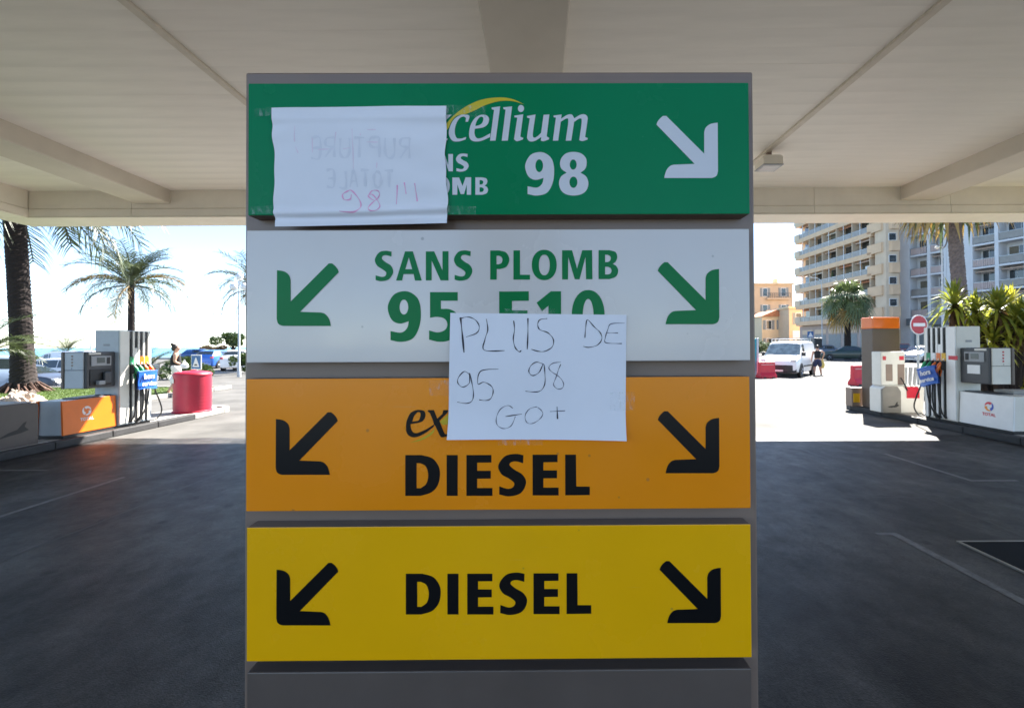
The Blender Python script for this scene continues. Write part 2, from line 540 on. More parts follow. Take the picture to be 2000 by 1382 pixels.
# forecourt joints, markings and the tank hatch
JOINT = mat('joint_tar', (0.012, 0.012, 0.012), rough=0.5, var=0.3)
OLDPAINT = mat('worn_road_paint', (0.15, 0.145, 0.14), rough=0.5, var=0.6, nscale=22, detail=8, col2=(0.04, 0.04, 0.041))
jt = MB()
for (x0, x1, y0, y1) in ((4.13, 4.16, -8, 8.2), (-4.16, -4.13, -8, 8.2)):
    n = 60
    for i in range(n):
        ya, yb = y0 + (y1 - y0) * i / n, y0 + (y1 - y0) * (i + 1) / n
        wob = lambda y: 0.012 * math.sin(y * 3.1) + 0.008 * math.sin(y * 7.7 + 1)
        jt.quad((x0 + wob(ya), ya, 0.0058), (x1 + wob(ya), ya, 0.0058), (x1 + wob(yb), yb, 0.0058), (x0 + wob(yb), yb, 0.0058))
for (ya, wx) in ((4.9, 0.011), (-1.2, 0.011), (7.2, 0.010)):
    jt.quad((-7.6, ya, 0.0054), (7.6, ya, 0.0054), (7.6, ya + wx, 0.0054), (-7.6, ya + wx, 0.0054))
tag(jt.build('road_joint', JOINT, recalc=False), kind='structure')
mk = MB()
def stripe(x0, x1, y0, y1, z=0.0062):
    mk.quad((x0, y0, z), (x1, y0, z), (x1, y1, z), (x0, y1, z))
stripe(3.05, 3.12, 1.4, 3.99); stripe(2.93, 3.05, 3.94, 3.99)
stripe(5.17, 5.23, 5.46, 6.85); stripe(5.23, 5.75, 5.46, 5.51)
stripe(-5.29, -5.23, 4.3, 5.8); stripe(-8.6, -6.6, 6.12, 6.17)
tag(mk.build('road_marking', OLDPAINT, recalc=False), kind='structure')
ht = thing('tank_hatch', (3.47, 2.55, 0), 0, 'black steel tank hatch with bright metal rim set in the asphalt', 'hatch')
box('hatch_cover', mat('hatch_steel', (0.004, 0.004, 0.004), rough=0.8, var=0.3, bump=0.3, bscale=90, spec=0.1), ht, 0.02, 1.25, 0.02, 1.23, 0.0, 0.014)
fr = MB()
fr.box(0, 1.27, 0, 0.02, 0, 0.016); fr.box(0, 1.27, 1.23, 1.25, 0, 0.016); fr.box(0, 0.02, 0.02, 1.23, 0, 0.016); fr.box(1.25, 1.27, 0.02, 1.23, 0, 0.016)
fr.build('hatch_frame', mat('hatch_rim', (0.30, 0.29, 0.27), rough=0.35, metal=0.6, var=0.2), ht)
box('hatch_handle', TAUPE_DARK, ht, 0.35, 0.6, 0.55, 0.6, 0.012, 0.022)

# ------------------------------------------------------------------ canopy
CXL, CXR, CYF, CYB = -12.1, 12.3, 10.8, -1.5  # unseen back edge CYB pulled in close so open sky brightens the totem
ZB, ZC, ZBEAM, ZTOP, TH = 4.77, 5.38, 5.06, 5.95, 0.8
cp = thing('station_canopy', (0, 0, 0), 0, 'wide cream petrol station canopy with boarded soffit over the forecourt', 'canopy')
BX = [(-9.55, -8.72), (-0.58, 0.34), (8.64, 9.47)]
b_me = []
def beam(x0, x1):
    mb = MB(); mb.box(x0, x1, CYB, CYF, ZBEAM, ZC + 0.1)
    return mb.build('beam', BEAM, cp, bevel=0.02)
for x0, x1 in BX: beam(x0, x1)
# soffit boards run across between the beams, 0.3 m each
bays = [(CXL, -9.55), (-8.72, -4.47), (-4.37, -0.58), (0.34, 4.39), (4.49, 8.64), (9.47, CXR)]
bw = 0.3
nb = int((CYF - CYB) / bw)
rb = random.Random(8)
for bi, (x0, x1) in enumerate(bays):
    if bi in (0, 5):                                   # narrow outer bays: longer boards
        step = 0.85
    else:
        step = 0.34
    n = round((CYF - CYB) / step)
    step = (CYF - CYB) / n
    me = MB().box(x0 + 0.004, x1 - 0.004, 0.0, step - 0.0012, 0.0, 0.02).mesh('soffit_board', SOFFIT)
    for i in range(n):
        y = CYB + i * step
        link('soffit_board', me, cp, (0, y, ZC + rb.uniform(-0.0006, 0.0006)), (rb.uniform(-0.0015, 0.0015), 0, 0))
TRIM = mat('soffit_trim', (0.66, 0.60, 0.50), rough=0.5, var=0.1)
for xa in (-4.47, 4.39):
    box('soffit_trim', TRIM, cp, xa, xa + 0.1, CYB, CYF, ZC - 0.035, ZC + 0.02, bevel=0.008)
# fascia: inner panels, bottom lip, outer face
def fascia_run(ax, a0, a1, inner, outer, n):
    for i in range(n):
        s0, s1 = a0 + (a1 - a0) * i / n + 0.004, a0 + (a1 - a0) * (i + 1) / n - 0.004
        for nm, z0, z1, off in (('fascia_panel', ZB + 0.18, ZC + 0.12, 0.0), ('fascia_trim', ZB + 0.004, ZB + 0.172, 0.012)):
            d = 1 if outer > inner else -1
            lo, hi = sorted((inner - d * off, inner + d * 0.06))
            if ax == 'x': box(nm, FASCIA, cp, s0, s1, lo, hi, z0, z1, bevel=0.004, seg=1)
            else: box(nm, FASCIA, cp, lo, hi, s0, s1, z0, z1, bevel=0.004, seg=1)
    lo, hi = sorted((inner, outer))
    if ax == 'x':
        box('fascia_lip', FASCIA, cp, a0, a1, lo, hi, ZB - 0.03, ZB, bevel=0.006, seg=1)
    else:
        box('fascia_lip', FASCIA, cp, lo, hi, a0, a1, ZB - 0.03, ZB, bevel=0.006, seg=1)
fascia_run('x', CXL - TH, CXR + TH, CYF, CYF + TH, 8)
fascia_run('x', CXL - TH, CXR + TH, CYB, CYB - TH, 8)
fascia_run('y', CYB + 0.01, CYF - 0.01, CXL, CXL - TH, 6)
fascia_run('y', CYB + 0.01, CYF - 0.01, CXR, CXR + TH, 6)
outer = MB()
outer.box(CXL - TH, CXR + TH, CYF + TH - 0.05, CYF + TH, ZB, ZTOP)
outer.box(CXL - TH, CXR + TH, CYB - TH, CYB - TH + 0.05, ZB, ZTOP)
outer.box(CXL - TH, CXL - TH + 0.05, CYB - TH + 0.05, CYF + TH - 0.05, ZB, ZTOP)
outer.box(CXR + TH - 0.05, CXR + TH, CYB - TH + 0.05, CYF + TH - 0.05, ZB, ZTOP)
outer.build('outer_fascia', WHITE, cp)
box('roof_deck', CONC, cp, CXL - TH + 0.05, CXR + TH - 0.05, CYB - TH + 0.05, CYF + TH - 0.05, ZC + 0.25, ZC + 0.4)
for yc in (7.6, -1.0):
    MB().box(-0.36, 0.12, yc - 0.24, yc + 0.24, 0.0, ZBEAM).build('column', BEAM, cp, bevel=0.02)

# flood light on the soffit seam
fl = thing('canopy_floodlight', (4.48, 8.75, ZC - 0.33), 0, 'square cream floodlight hanging from the canopy soffit', 'light fixture')
hs = MB(); hs.prism([(-0.24, 0.02), (0.24, 0.02), (0.24, 0.2), (0.19, 0.25), (-0.19, 0.25), (-0.24, 0.2)], 'y', -0.22, 0.22)
hs.build('lamp_housing', FASCIA, fl, bevel=0.012)
lf = MB(); lf.box(-0.25, 0.25, -0.23, 0.23, 0.0, 0.02); lf.build('lamp_rim', MGREY, fl, bevel=0.004)
box('lamp_glass', mat('lamp_glass', (0.55, 0.55, 0.53), rough=0.2, var=0.1), fl, -0.2, 0.2, -0.18, 0.18, -0.006, 0.0)
box('mount', TAUPE, fl, -0.05, 0.05, -0.05, 0.05, 0.25, 0.42)
fl.scale = (0.78, 0.78, 0.78)

# ------------------------------------------------------------------ the fuel totem
SY = 0.770                                    # distance of the panel faces
SROT = -R(0.31)
S_C = Vector((-0.065, SY, 0.0))
S_N = Matrix.Rotation(-SROT, 3, 'Z') @ Vector((0, -1, 0))
S_U = Matrix.Rotation(-SROT, 3, 'Z') @ Vector((1, 0, 0))


def on_sign(px, py, back=0.0):
    """(u, v) on the sign's front plane (or a plane `back` metres behind it)"""
    d = ray(px, py)
    t = (S_C - S_N * back - EYE).dot(S_N) / d.dot(S_N)
    p = EYE + d * t
    return ((p - S_C).dot(S_U), p.z)


totem = thing('fuel_price_totem', S_C, -SROT, 'tall taupe totem with four coloured fuel panels and arrows on the forecourt', 'sign')
# local frame: x along the panels, y away from the camera, z up
BACKD = 0.03
bl, bt = on_sign(479, 141, BACKD); br, _ = on_sign(1471, 141, BACKD)
box('body', TAUPE, totem, bl, br, BACKD, 0.33, 0.0, bt, bevel=0.004)
box('base_plate', TAUPE_DARK, totem, bl - 0.05, br + 0.05, BACKD - 0.02, 0.37, 0.0, 0.03, bevel=0.004)


def panel(name, mat_, x0, x1, y0, y1, label):
    (u0, va) = on_sign(x0, y0); (u1, vb) = on_sign(x1, y0)
    (_, vc) = on_sign(x0, y1); (_, vd) = on_sign(x1, y1)
    vt, vb_ = (va + vb) / 2, (vc + vd) / 2
    m = MB(); m.box(u0, u1, 0.0, BACKD, vb_, vt)
    o = m.build(name, [mat_, TAUPE], totem, bevel=0.0018, seg=2)
    for p in o.data.polygons:                      # the tray's edges are bare taupe metal
        if p.normal.y > -0.6: p.material_index = 1
    if label: o['label'] = label
    return o


pan1 = panel('sign_panel', P_GREEN, 484.5, 1462.5, 162, 419.5, 'green panel lettered excellium sans plomb 98')
pan2 = panel('sign_panel', P_WHITE, 481.5, 1463.5, 448, 706.5, 'white panel lettered sans plomb 95 E10')
pan3 = panel('sign_panel', P_ORANGE, 480.5, 1464.5, 737, 995.5, 'orange panel lettered diesel')
pan4 = panel('sign_panel', P_YELLOW, 481.5, 1466.5, 1026, 1287.5, 'yellow panel lettered diesel')
u0, v0 = on_sign(482, 1313); u1, _ = on_sign(1468, 1313)
box('base_panel', TAUPE_DARK, totem, u0, u1, 0.0, BACKD, 0.06, v0, bevel=0.002)


# outlines: (x, y) is a corner, (x, y, 1) lies on a smooth curve
def flatten(pts, n=6):
    N = len(pts)
    xy = [Vector((p[0], p[1])) for p in pts]
    sm = [len(p) > 2 for p in pts]
    out = []
    for i in range(N):
        j = (i + 1) % N
        a, b = xy[i], xy[j]
        if not sm[i] and not sm[j]:
            out.append(a); continue
        p0 = xy[i - 1] if sm[i] else a - (b - a) * 0.0
        p3 = xy[(j + 1) % N] if sm[j] else b
        for k in range(n):
            t = k / n
            m1 = (b - p0) * 0.5 if sm[i] else (b - a) * 0.9
            m2 = (p3 - a) * 0.5 if sm[j] else (b - a) * 0.9
            h = (2*t**3 - 3*t**2 + 1) * a + (t**3 - 2*t**2 + t) * m1 + (-2*t**3 + 3*t**2) * b + (t**3 - t**2) * m2
            out.append(h)
    return [(p.x, p.y) for p in out]


def ell(cx, cy, rx, ry, n=36, e=2.0):
    o = []
    for k in range(n):
        t = 2 * math.pi * k / n
        c, s = math.cos(t), math.sin(t)
        o.append((cx + rx * math.copysign(abs(c) ** (2 / e), c), cy + ry * math.copysign(abs(s) ** (2 / e), s)))
    return o


def glyph(name, contours, crop, mat_, parent, off=0.0006, sh=(0, 0), sc=(1, 1)):
    """contours in enlarged-crop pixels -> flat lettering on the panel face"""
    ox, oy, k = crop
    loops = []
    for c in contours:
        f = flatten(c) if any(len(p) > 2 for p in c) else [(p[0], p[1]) for p in c]
        loops.append([on_sign(ox + (p[0] * sc[0] + sh[0]) / k, oy + (p[1] * sc[1] + sh[1]) / k) for p in f])
    vec = [[Vector((u, v, 0)) for u, v in l] for l in loops]
    tris = tessellate_polygon(vec)
    vs = [(u, -off, v) for l in loops for u, v in l]
    mb = MB(); mb.add(vs, [tuple(t) for t in tris])
    return mb.build(name, mat_, parent, recalc=False)


def fit(contours, src, dst):
    """map contours from box src (x0,y0,x1,y1) onto box dst"""
    sx, sy = (dst[2] - dst[0]) / (src[2] - src[0]), (dst[3] - dst[1]) / (src[3] - src[1])
    return [[((p[0] - src[0]) * sx + dst[0], (p[1] - src[1]) * sy + dst[1]) + ((1,) if len(p) > 2 else ()) for p in c] for c in contours]


cA, cB, cC, cD = (720, 480, 8.0), (960, 480, 7.692), (740, 560, 4.348), (780, 880, 5.263)
cE, cF, cG, cH = (860, 180, 6.667), (860, 290, 6.667), (1270, 500, 9.873), (780, 780, 15.36)
g_S = [[(360, 92), (265, 78, 1), (165, 105, 1), (100, 210, 1), (132, 308, 1), (215, 365, 1), (275, 415, 1), (262, 470, 1), (205, 485, 1), (110, 460),
        (110, 535), (200, 552, 1), (320, 520, 1), (385, 410, 1), (350, 312, 1), (265, 255, 1), (210, 205, 1), (225, 158, 1), (280, 148, 1), (357, 170)]]
bS = (100, 78, 385, 552)
g_A = [[(570, 88), (692, 88), (832, 542), (725, 542), (705, 442), (545, 442), (525, 542), (430, 542)], [(575, 365), (680, 365), (630, 180)]]
g_N = [[(895, 88), (1025, 88), (1155, 385), (1155, 85), (1248, 85), (1248, 540), (1125, 540), (985, 230), (985, 540), (895, 540)]]
g_P = [[(-19, 71), (120, 71), (222, 105, 1), (268, 207, 1), (225, 312, 1), (130, 350), (78, 350), (78, 508), (-19, 508)],
       [(75, 150), (110, 150), (152, 168, 1), (166, 212, 1), (150, 258, 1), (110, 278), (75, 278)]]
g_L = [[(330, 70), (428, 70), (428, 435), (578, 435), (578, 508), (330, 508)]]
g_O = [ell(792, 288, 187, 228, e=2.15), ell(793, 288, 82, 155, e=2.2)]
g_M = [[(1060, 68), (1210, 68), (1285, 345), (1362, 68), (1510, 66), (1516, 502), (1420, 502), (1412, 165), (1322, 502), (1250, 502), (1152, 165), (1148, 505), (1060, 505)]]
g_B = [[(1608, 66), (1770, 66), (1860, 95, 1), (1888, 165, 1), (1865, 235, 1), (1822, 272), (1878, 310, 1), (1902, 380, 1), (1868, 462, 1), (1770, 500), (1608, 500)],
       [(1706, 135), (1745, 135), (1780, 155, 1), (1792, 190, 1), (1775, 230, 1), (1740, 245), (1706, 245)],
       [(1706, 315), (1750, 315), (1790, 335, 1), (1803, 375, 1), (1785, 416, 1), (1750, 430), (1706, 430)]]
bB = (1608, 66, 1902, 500)
g_9 = [[(100, 452), (190, 467, 1), (288, 438, 1), (343, 340, 1), (357, 220, 1), (340, 118, 1), (288, 58, 1), (215, 37, 1), (130, 65, 1), (80, 150, 1), (84, 225, 1), (118, 288, 1), (180, 312, 1), (255, 292),
        (240, 350, 1), (190, 388, 1), (100, 375)], ell(213, 172, 37, 63)]
b9 = (79, 37, 357, 467)
g_5 = [[(435, 45), (670, 45), (670, 118), (527, 118), (527, 187), (600, 190, 1), (662, 228, 1), (690, 315, 1), (665, 405, 1), (595, 455, 1), (510, 466, 1), (427, 448), (427, 370),
        (500, 386, 1), (562, 365, 1), (582, 318, 1), (560, 272, 1), (500, 255, 1), (435, 262)]]
g_E1 = [[(1022, 40), (1273, 38), (1273, 118), (1130, 120), (1130, 200), (1262, 200), (1262, 285), (1130, 285), (1130, 375), (1280, 375), (1280, 455), (1022, 455)]]
g_1 = [[(1460, 38), (1547, 38), (1547, 455), (1440, 455), (1440, 160), (1385, 208), (1340, 135)]]
g_0 = [ell(1777, 245, 140, 218, e=2.15), ell(1777, 245, 46, 143)]
for g in (g_S, g_A, g_N): glyph('letter', g, cA, V_GREEN, pan2)
glyph('letter', g_S, cA, V_GREEN, pan2, sh=(1235, -6))
for g in (g_P, g_L, g_O, g_M, g_B): glyph('letter', g, cB, V_GREEN, pan2)
for g in (g_9, g_5, g_1, g_0): glyph('digit', g, cC, V_GREEN, pan2)
glyph('letter', g_E1, cC, V_GREEN, pan2)

g_D = [[(62, 42), (230, 42), (340, 76, 1), (405, 160, 1), (418, 250, 1), (395, 350, 1), (330, 424, 1), (220, 460), (62, 460)],
       [(178, 125), (215, 125), (272, 158, 1), (297, 245, 1), (278, 335, 1), (220, 382), (178, 382)]]
g_I = [[(487, 42), (600, 42), (600, 460), (487, 460)]]
g_E = [[(690, 42), (946, 41), (946, 118), (800, 120), (800, 203), (940, 203), (940, 283), (800, 285), (800, 380), (957, 380), (957, 460), (690, 460)]]
g_S2 = [[(1275, 43), (1190, 30, 1), (1085, 55, 1), (1017, 150, 1), (1050, 238, 1), (1130, 285, 1), (1180, 330, 1), (1165, 374, 1), (1110, 388, 1), (1028, 362), (1026, 445),
         (1130, 465, 1), (1250, 430, 1), (1302, 325, 1), (1265, 243, 1), (1180, 190, 1), (1132, 145, 1), (1150, 115, 1), (1200, 107, 1), (1272, 125)]]
g_L2 = [[(1705, 37), (1815, 37), (1818, 365), (1957, 365), (1957, 452), (1705, 455)]]
for par, dy, s in ((pan3, 0.0, 1.0), (pan4, 231.3, 1.005)):
    crop = (780 + (1 if dy else 0), 880 + dy, 5.263)
    for g, sh in ((g_D, (0, 0)), (g_I, (0, 0)), (g_E, (0, 0)), (g_S2, (0, 0)), (g_E, (680, -4)), (g_L2, (0, 0))):
        glyph('letter', g, crop, V_BLACK, par, sh=sh, sc=(s, 1.0))

# arrows
g_arrow = [[(145, 285), (165, 230, 1), (210, 170, 1), (270, 118), (335, 118), (1065, 845), (1065, 430), (1090, 350, 1), (1160, 285, 1), (1240, 258, 1), (1325, 248),
            (1330, 1180), (1310, 1255, 1), (1270, 1292, 1), (1210, 1312), (295, 1312), (310, 1240, 1), (345, 1150, 1), (410, 1080, 1), (480, 1055), (880, 1040)]]
aw, ah = (1330 - 145) / 9.873, (1312 - 115) / 9.873
for par, mt, xr, yb in ((pan1, V_WHITE, 1402, 348), (pan2, V_GREEN, 1404.7, 633), (pan3, V_BLACK, 1404.8, 923.4), (pan4, V_BLACK, 1408, 1215.6)):
    src = (145, 115, 1330, 1312)
    glyph('arrow', fit(g_arrow, src, (xr - aw, yb - ah, xr, yb)), (0, 0, 1), mt, par)
for par, mt, xl, yb in ((pan2, V_GREEN, 540.8, 636.4), (pan3, V_BLACK, 538.8, 926.5), (pan4, V_BLACK, 540, 1220)):
    src = (1330, 115, 145, 1312)
    glyph('arrow', fit(g_arrow, src, (xl, yb - ah - 1, xl + aw + 1, yb)), (0, 0, 1), mt, par)

# top panel wording
g_c = [[(330, 390), (335, 340), (300, 322, 1), (245, 352, 1), (200, 440, 1), (190, 535, 1), (215, 600, 1), (270, 608, 1), (338, 588), (330, 620), (240, 646, 1), (160, 636, 1), (112, 555, 1), (125, 460, 1), (180, 357, 1), (265, 302, 1), (335, 297, 1), (380, 318, 1), (362, 390)]]
g_e = [[(375, 560, 1), (390, 450, 1), (440, 355, 1), (520, 302, 1), (600, 306, 1), (635, 352, 1), (618, 420, 1), (560, 463, 1), (450, 482), (446, 540, 1), (470, 598, 1), (530, 602, 1), (652, 540), (650, 588), (540, 637, 1), (450, 646, 1), (395, 620, 1)],
       [(457, 445), (472, 390, 1), (510, 335, 1), (545, 325, 1), (562, 350, 1), (547, 403, 1), (510, 432, 1)]]
g_l1 = [[(668, 205), (780, 190), (720, 635), (648, 637), (700, 237), (670, 227)]]
g_l2 = [[(820, 202), (935, 190), (880, 635), (800, 637), (850, 234), (822, 225)]]
g_i = [[(965, 310), (1080, 293), (1042, 585), (1082, 600), (1075, 620), (1000, 643, 1), (960, 618), (1003, 337), (965, 332)]]
g_u = [[(1130, 315), (1240, 295), (1205, 545, 1), (1222, 595, 1), (1265, 578, 1), (1312, 535), (1345, 300), (1420, 295), (1385, 580), (1418, 600), (1413, 620), (1345, 642, 1), (1308, 635), (1315, 588), (1235, 637, 1), (1170, 645, 1), (1132, 608, 1), (1135, 540, 1), (1165, 347), (1130, 336)]]
g_m = [[(1475, 310), (1580, 295), (1572, 350), (1650, 302, 1), (1710, 296, 1), (1745, 345), (1820, 300, 1), (1880, 294, 1), (1916, 330, 1), (1912, 400, 1), (1885, 588), (1920, 603), (1915, 622), (1850, 641, 1), (1808, 630), (1840, 390, 1), (1818, 347, 1), (1742, 392),
         (1705, 635), (1632, 637), (1665, 395, 1), (1648, 347, 1), (1568, 390), (1535, 635), (1465, 637), (1505, 337), (1475, 331)]]
for g in (g_c, g_e, g_l1, g_l2, g_i, g_u, g_m): glyph('letter', g, cE, V_WHITE, pan1, off=0.0008)
glyph('letter_dot', [ell(1050, 218, 40, 46)], cE, V_WHITE, pan1, off=0.0008)
glyph('letter', [[(20, 300), (150, 298), (20, 420)]], cE, V_WHITE, pan1, off=0.0008)
glyph('letter', [[(40, 600), (100, 608), (92, 632), (40, 632)]], cE, V_WHITE, pan1, off=0.0008)
glyph('swoosh', [[(40, 520), (60, 440, 1), (200, 285, 1), (380, 165, 1), (560, 96, 1), (780, 72, 1), (950, 97, 1), (1095, 165), (950, 122, 1), (780, 120, 1), (600, 168, 1), (450, 240, 1), (330, 288, 1), (220, 310, 1), (150, 380, 1), (100, 480, 1)]], cE, V_YELLOW, pan1, off=0.0005)
glyph('letter', [[(0, 75), (55, 75), (105, 215), (105, 75), (165, 75), (165, 300), (110, 300), (55, 150), (55, 300), (0, 300)]], cF, V_WHITE, pan1)
glyph('letter', fit(g_S, bS, (205, 68, 370, 305)), cF, V_WHITE, pan1)
glyph('letter', [ell(55, 490, 68, 118), ell(55, 490, 28, 76)], cF, V_WHITE, pan1)
glyph('letter', [[(158, 380), (245, 380), (290, 490), (330, 378), (402, 378), (402, 605), (345, 605), (345, 470), (310, 595), (265, 595), (222, 470), (222, 605), (158, 605)]], cF, V_WHITE, pan1)
glyph('letter', fit(g_B, bB, (457, 378, 622, 605)), cF, V_WHITE, pan1)
glyph('digit', fit(g_9, b9, (1108, 50, 1482, 615)), cF, V_WHITE, pan1)
glyph('digit', [[(1558, 200, 1), (1578, 125, 1), (1640, 66, 1), (1735, 48, 1), (1830, 66, 1), (1893, 125, 1), (1905, 200, 1), (1885, 268, 1), (1825, 318), (1898, 368, 1), (1928, 450, 1), (1905, 540, 1), (1840, 595, 1), (1735, 615, 1), (1632, 595, 1), (1568, 540, 1), (1545, 450, 1), (1572, 368, 1), (1645, 318), (1578, 268, 1)],
                ell(1730, 212, 45, 66), ell(1733, 442, 52, 73)], cF, V_WHITE, pan1)
# orange panel: ex...
glyph('letter', [[(203, 850, 1), (222, 650, 1), (310, 440, 1), (430, 340, 1), (590, 305, 1), (735, 335, 1), (785, 430, 1), (755, 570, 1), (650, 668, 1), (335, 735), (345, 820, 1), (385, 940, 1), (475, 1000, 1), (620, 970, 1), (820, 880, 1), (1045, 740), (1035, 810), (800, 985, 1), (600, 1090, 1), (430, 1125, 1), (285, 1072, 1), (215, 960, 1)],
                 [(385, 660), (440, 500, 1), (535, 385, 1), (608, 375, 1), (640, 430, 1), (622, 535, 1), (570, 625, 1)]], cH, V_BLACK, pan3, off=0.0009)
glyph('letter', [[(850, 345), (872, 310), (1040, 310), (1140, 570), (1290, 430), (1325, 310), (1475, 310), (1450, 385), (1205, 630), (1330, 960), (1372, 1030), (1560, 1035), (1540, 1068), (1290, 1125, 1), (1215, 1070), (1090, 800), (1042, 740), (1010, 620), (920, 400)]], cH, V_BLACK, pan3, off=0.0009)
glyph('swoosh', [[(320, 1280), (600, 1235, 1), (860, 1120, 1), (1020, 990, 1), (1065, 850), (980, 950, 1), (790, 1085, 1), (550, 1205, 1)]], cH, V_LIME, pan3)
glyph('swoosh', [[(1215, 660), (1600, 330), (1600, 720), (1310, 760)]], cH, V_LIME, pan3)


# ------------------------------------------------------------------ taped paper notices
def paper_mat():
    m = mat('copy_paper', (0.86, 0.85, 0.90), rough=0.75, var=0.03, nscale=5, bump=0.04, bscale=30)
    return m
PAPER = paper_mat()


class Sheet:
    def __init__(self, corners, relief):
        self.c = [on_sign(*p) for p in corners]      # TL TR BR BL
        self.px = corners
        self.relief = relief

    def at(self, s, t, lift=0.0):
        (a, b, c, d) = self.c
        u = (a[0] * (1 - s) + b[0] * s) * (1 - t) + (d[0] * (1 - s) + c[0] * s) * t
        v = (a[1] * (1 - s) + b[1] * s) * (1 - t) + (d[1] * (1 - s) + c[1] * s) * t
        du, w = self.relief(s, t)
        return (u + du, -(w + lift), v)

    def st(self, px, py):
        """photo pixel -> sheet parameters"""
        (a, b, c, d) = self.px
        s, t = 0.5, 0.5
        for _ in range(12):
            x = (a[0] * (1 - s) + b[0] * s) * (1 - t) + (d[0] * (1 - s) + c[0] * s) * t
            y = (a[1] * (1 - s) + b[1] * s) * (1 - t) + (d[1] * (1 - s) + c[1] * s) * t
            s += (px - x) / (b[0] - a[0]); t += (py - y) / (d[1] - a[1])
        return s, t

    def build(self, root):
        n, k = 96, 80
        mb = MB()
        mb.grid(lambda u, v: self.at(u, v), n, k)
        mb.grid(lambda u, v: self.at(u, v, -0.0003), n, k)
        return mb.build('sheet', PAPER, root, smooth=True, recalc=False)

    def stroke(self, mb, pts, width, crop, jitter=0.0):
        ox, oy, kk = crop
        P = [Vector((ox + p[0] / kk, oy + p[1] / kk)) for p in pts]
        # smooth the hand-drawn line
        Q = []
        for i in range(len(P) - 1):
            p0, p1, p2, p3 = P[max(i - 1, 0)], P[i], P[i + 1], P[min(i + 2, len(P) - 1)]
            for q in range(9):
                t = q / 9
                Q.append(0.5 * ((2 * p1) + (p2 - p0) * t + (2 * p0 - 5 * p1 + 4 * p2 - p3) * t * t + (3 * p1 - p0 - 3 * p2 + p3) * t ** 3))
        Q.append(P[-1])
        L, Rr = [], []
        for i, p in enumerate(Q):
            d = (Q[min(i + 1, len(Q) - 1)] - Q[max(i - 1, 0)])
            d = d.normalized() if d.length > 1e-6 else Vector((1, 0))
            w = width * (0.8 + 0.35 * math.sin(i * 0.5 + p.x * 0.05)) * 0.5
            nrm = Vector((-d.y, d.x)) * w
            L.append(self.at(*self.st(*(p + nrm)), 0.0004)); Rr.append(self.at(*self.st(*(p - nrm)), 0.0004))
        for i in range(len(Q) - 1):
            mb.quad(L[i], L[i + 1], Rr[i + 1], Rr[i])


# second notice: PLUS DE 95 98 GO+
def relief2(s, t):
    gap = 0.0022 + 0.003 * math.sin(s * 3.0 + 0.4) * math.sin(math.pi * t) ** 2 + 0.0012 * math.sin(5 * t + 2 * s)
    curl = 0.013 * max(0, t - 0.72) ** 2 / 0.08 * (0.35 + 0.65 * abs(2 * s - 1) ** 2 + 0.2 * math.cos(3 * s))
    return 0.0, max(0.0018, gap + curl)
n2 = thing('paper_notice', totem.location, -SROT, 'white paper notice handwritten PLUS DE 95 98 GO+ across white and orange panels', 'notice')
s2 = Sheet([(880, 611), (1223, 615), (1221, 858), (876, 855)], relief2)
s2.build(n2)
cN = (860, 440, 3.141)
INK = mat('black_marker_ink', (0.035, 0.03, 0.045), rough=0.6, var=0.5, nscale=60)
INK_L = mat('grey_marker_ink', (0.14, 0.13, 0.17), rough=0.6, var=0.5, nscale=60)
W1, W2 = [], []
words = [
 ([(125, 565), (135, 650), (148, 780)], 3.0, 0), ([(125, 572), (170, 562), (215, 580), (240, 620), (225, 660), (160, 685)], 1.6, 0),
 ([(283, 575), (292, 640), (275, 700), (272, 765), (395, 768)], 1.9, 0),
 ([(450, 585), (455, 640), (448, 700), (460, 750), (485, 775), (497, 765)], 1.8, 0), ([(537, 570), (537, 660), (533, 760)], 2.1, 0),
 ([(655, 572), (610, 580), (597, 610), (610, 640), (660, 660), (692, 700), (685, 745), (640, 772), (600, 772), (558, 760)], 1.7, 0),
 ([(885, 690), (890, 630), (900, 580), (940, 620), (980, 660), (988, 700), (960, 735), (910, 748), (875, 742)], 1.6, 0),
 ([(1128, 600), (1045, 605), (1025, 640), (1010, 690), (1015, 720), (1112, 725)], 1.5, 1), ([(1020, 660), (1088, 660)], 1.5, 1),
 ([(185, 915), (150, 895), (115, 930), (110, 965), (140, 990), (180, 965), (182, 905), (195, 960), (205, 1030), (195, 1075), (160, 1090), (105, 1082)], 1.6, 0),
 ([(358, 880), (250, 893), (232, 970), (270, 960), (315, 985), (325, 1020), (310, 1060), (280, 1072), (240, 1068)], 1.6, 0),
 ([(630, 850), (590, 838), (555, 860), (543, 895), (565, 920), (605, 900), (632, 850), (640, 900), (640, 970), (615, 1012), (570, 1020), (522, 1015)], 1.6, 0),
 ([(738, 838), (690, 845), (665, 870), (680, 895), (730, 930), (755, 970), (745, 998), (715, 1000), (693, 975), (705, 940), (725, 880), (738, 850)], 1.4, 1),
 ([(445, 1120), (415, 1103), (370, 1125), (345, 1175), (350, 1220), (390, 1242), (435, 1225), (460, 1170)], 1.4, 1), ([(400, 1170), (500, 1155)], 1.7, 0),
 ([(590, 1110), (545, 1125), (520, 1165), (530, 1205), (565, 1212), (610, 1185), (628, 1150), (605, 1120), (585, 1112)], 1.3, 1),
 ([(672, 1140), (765, 1135)], 1.4, 1), ([(715, 1110), (718, 1185)], 2.2, 0)]
for pts, w, light in words:
    mb = MB(); s2.stroke(mb, pts, w * 1.12, cN)
    mb.build('pen_stroke', INK_L if light else INK, n2, recalc=False)


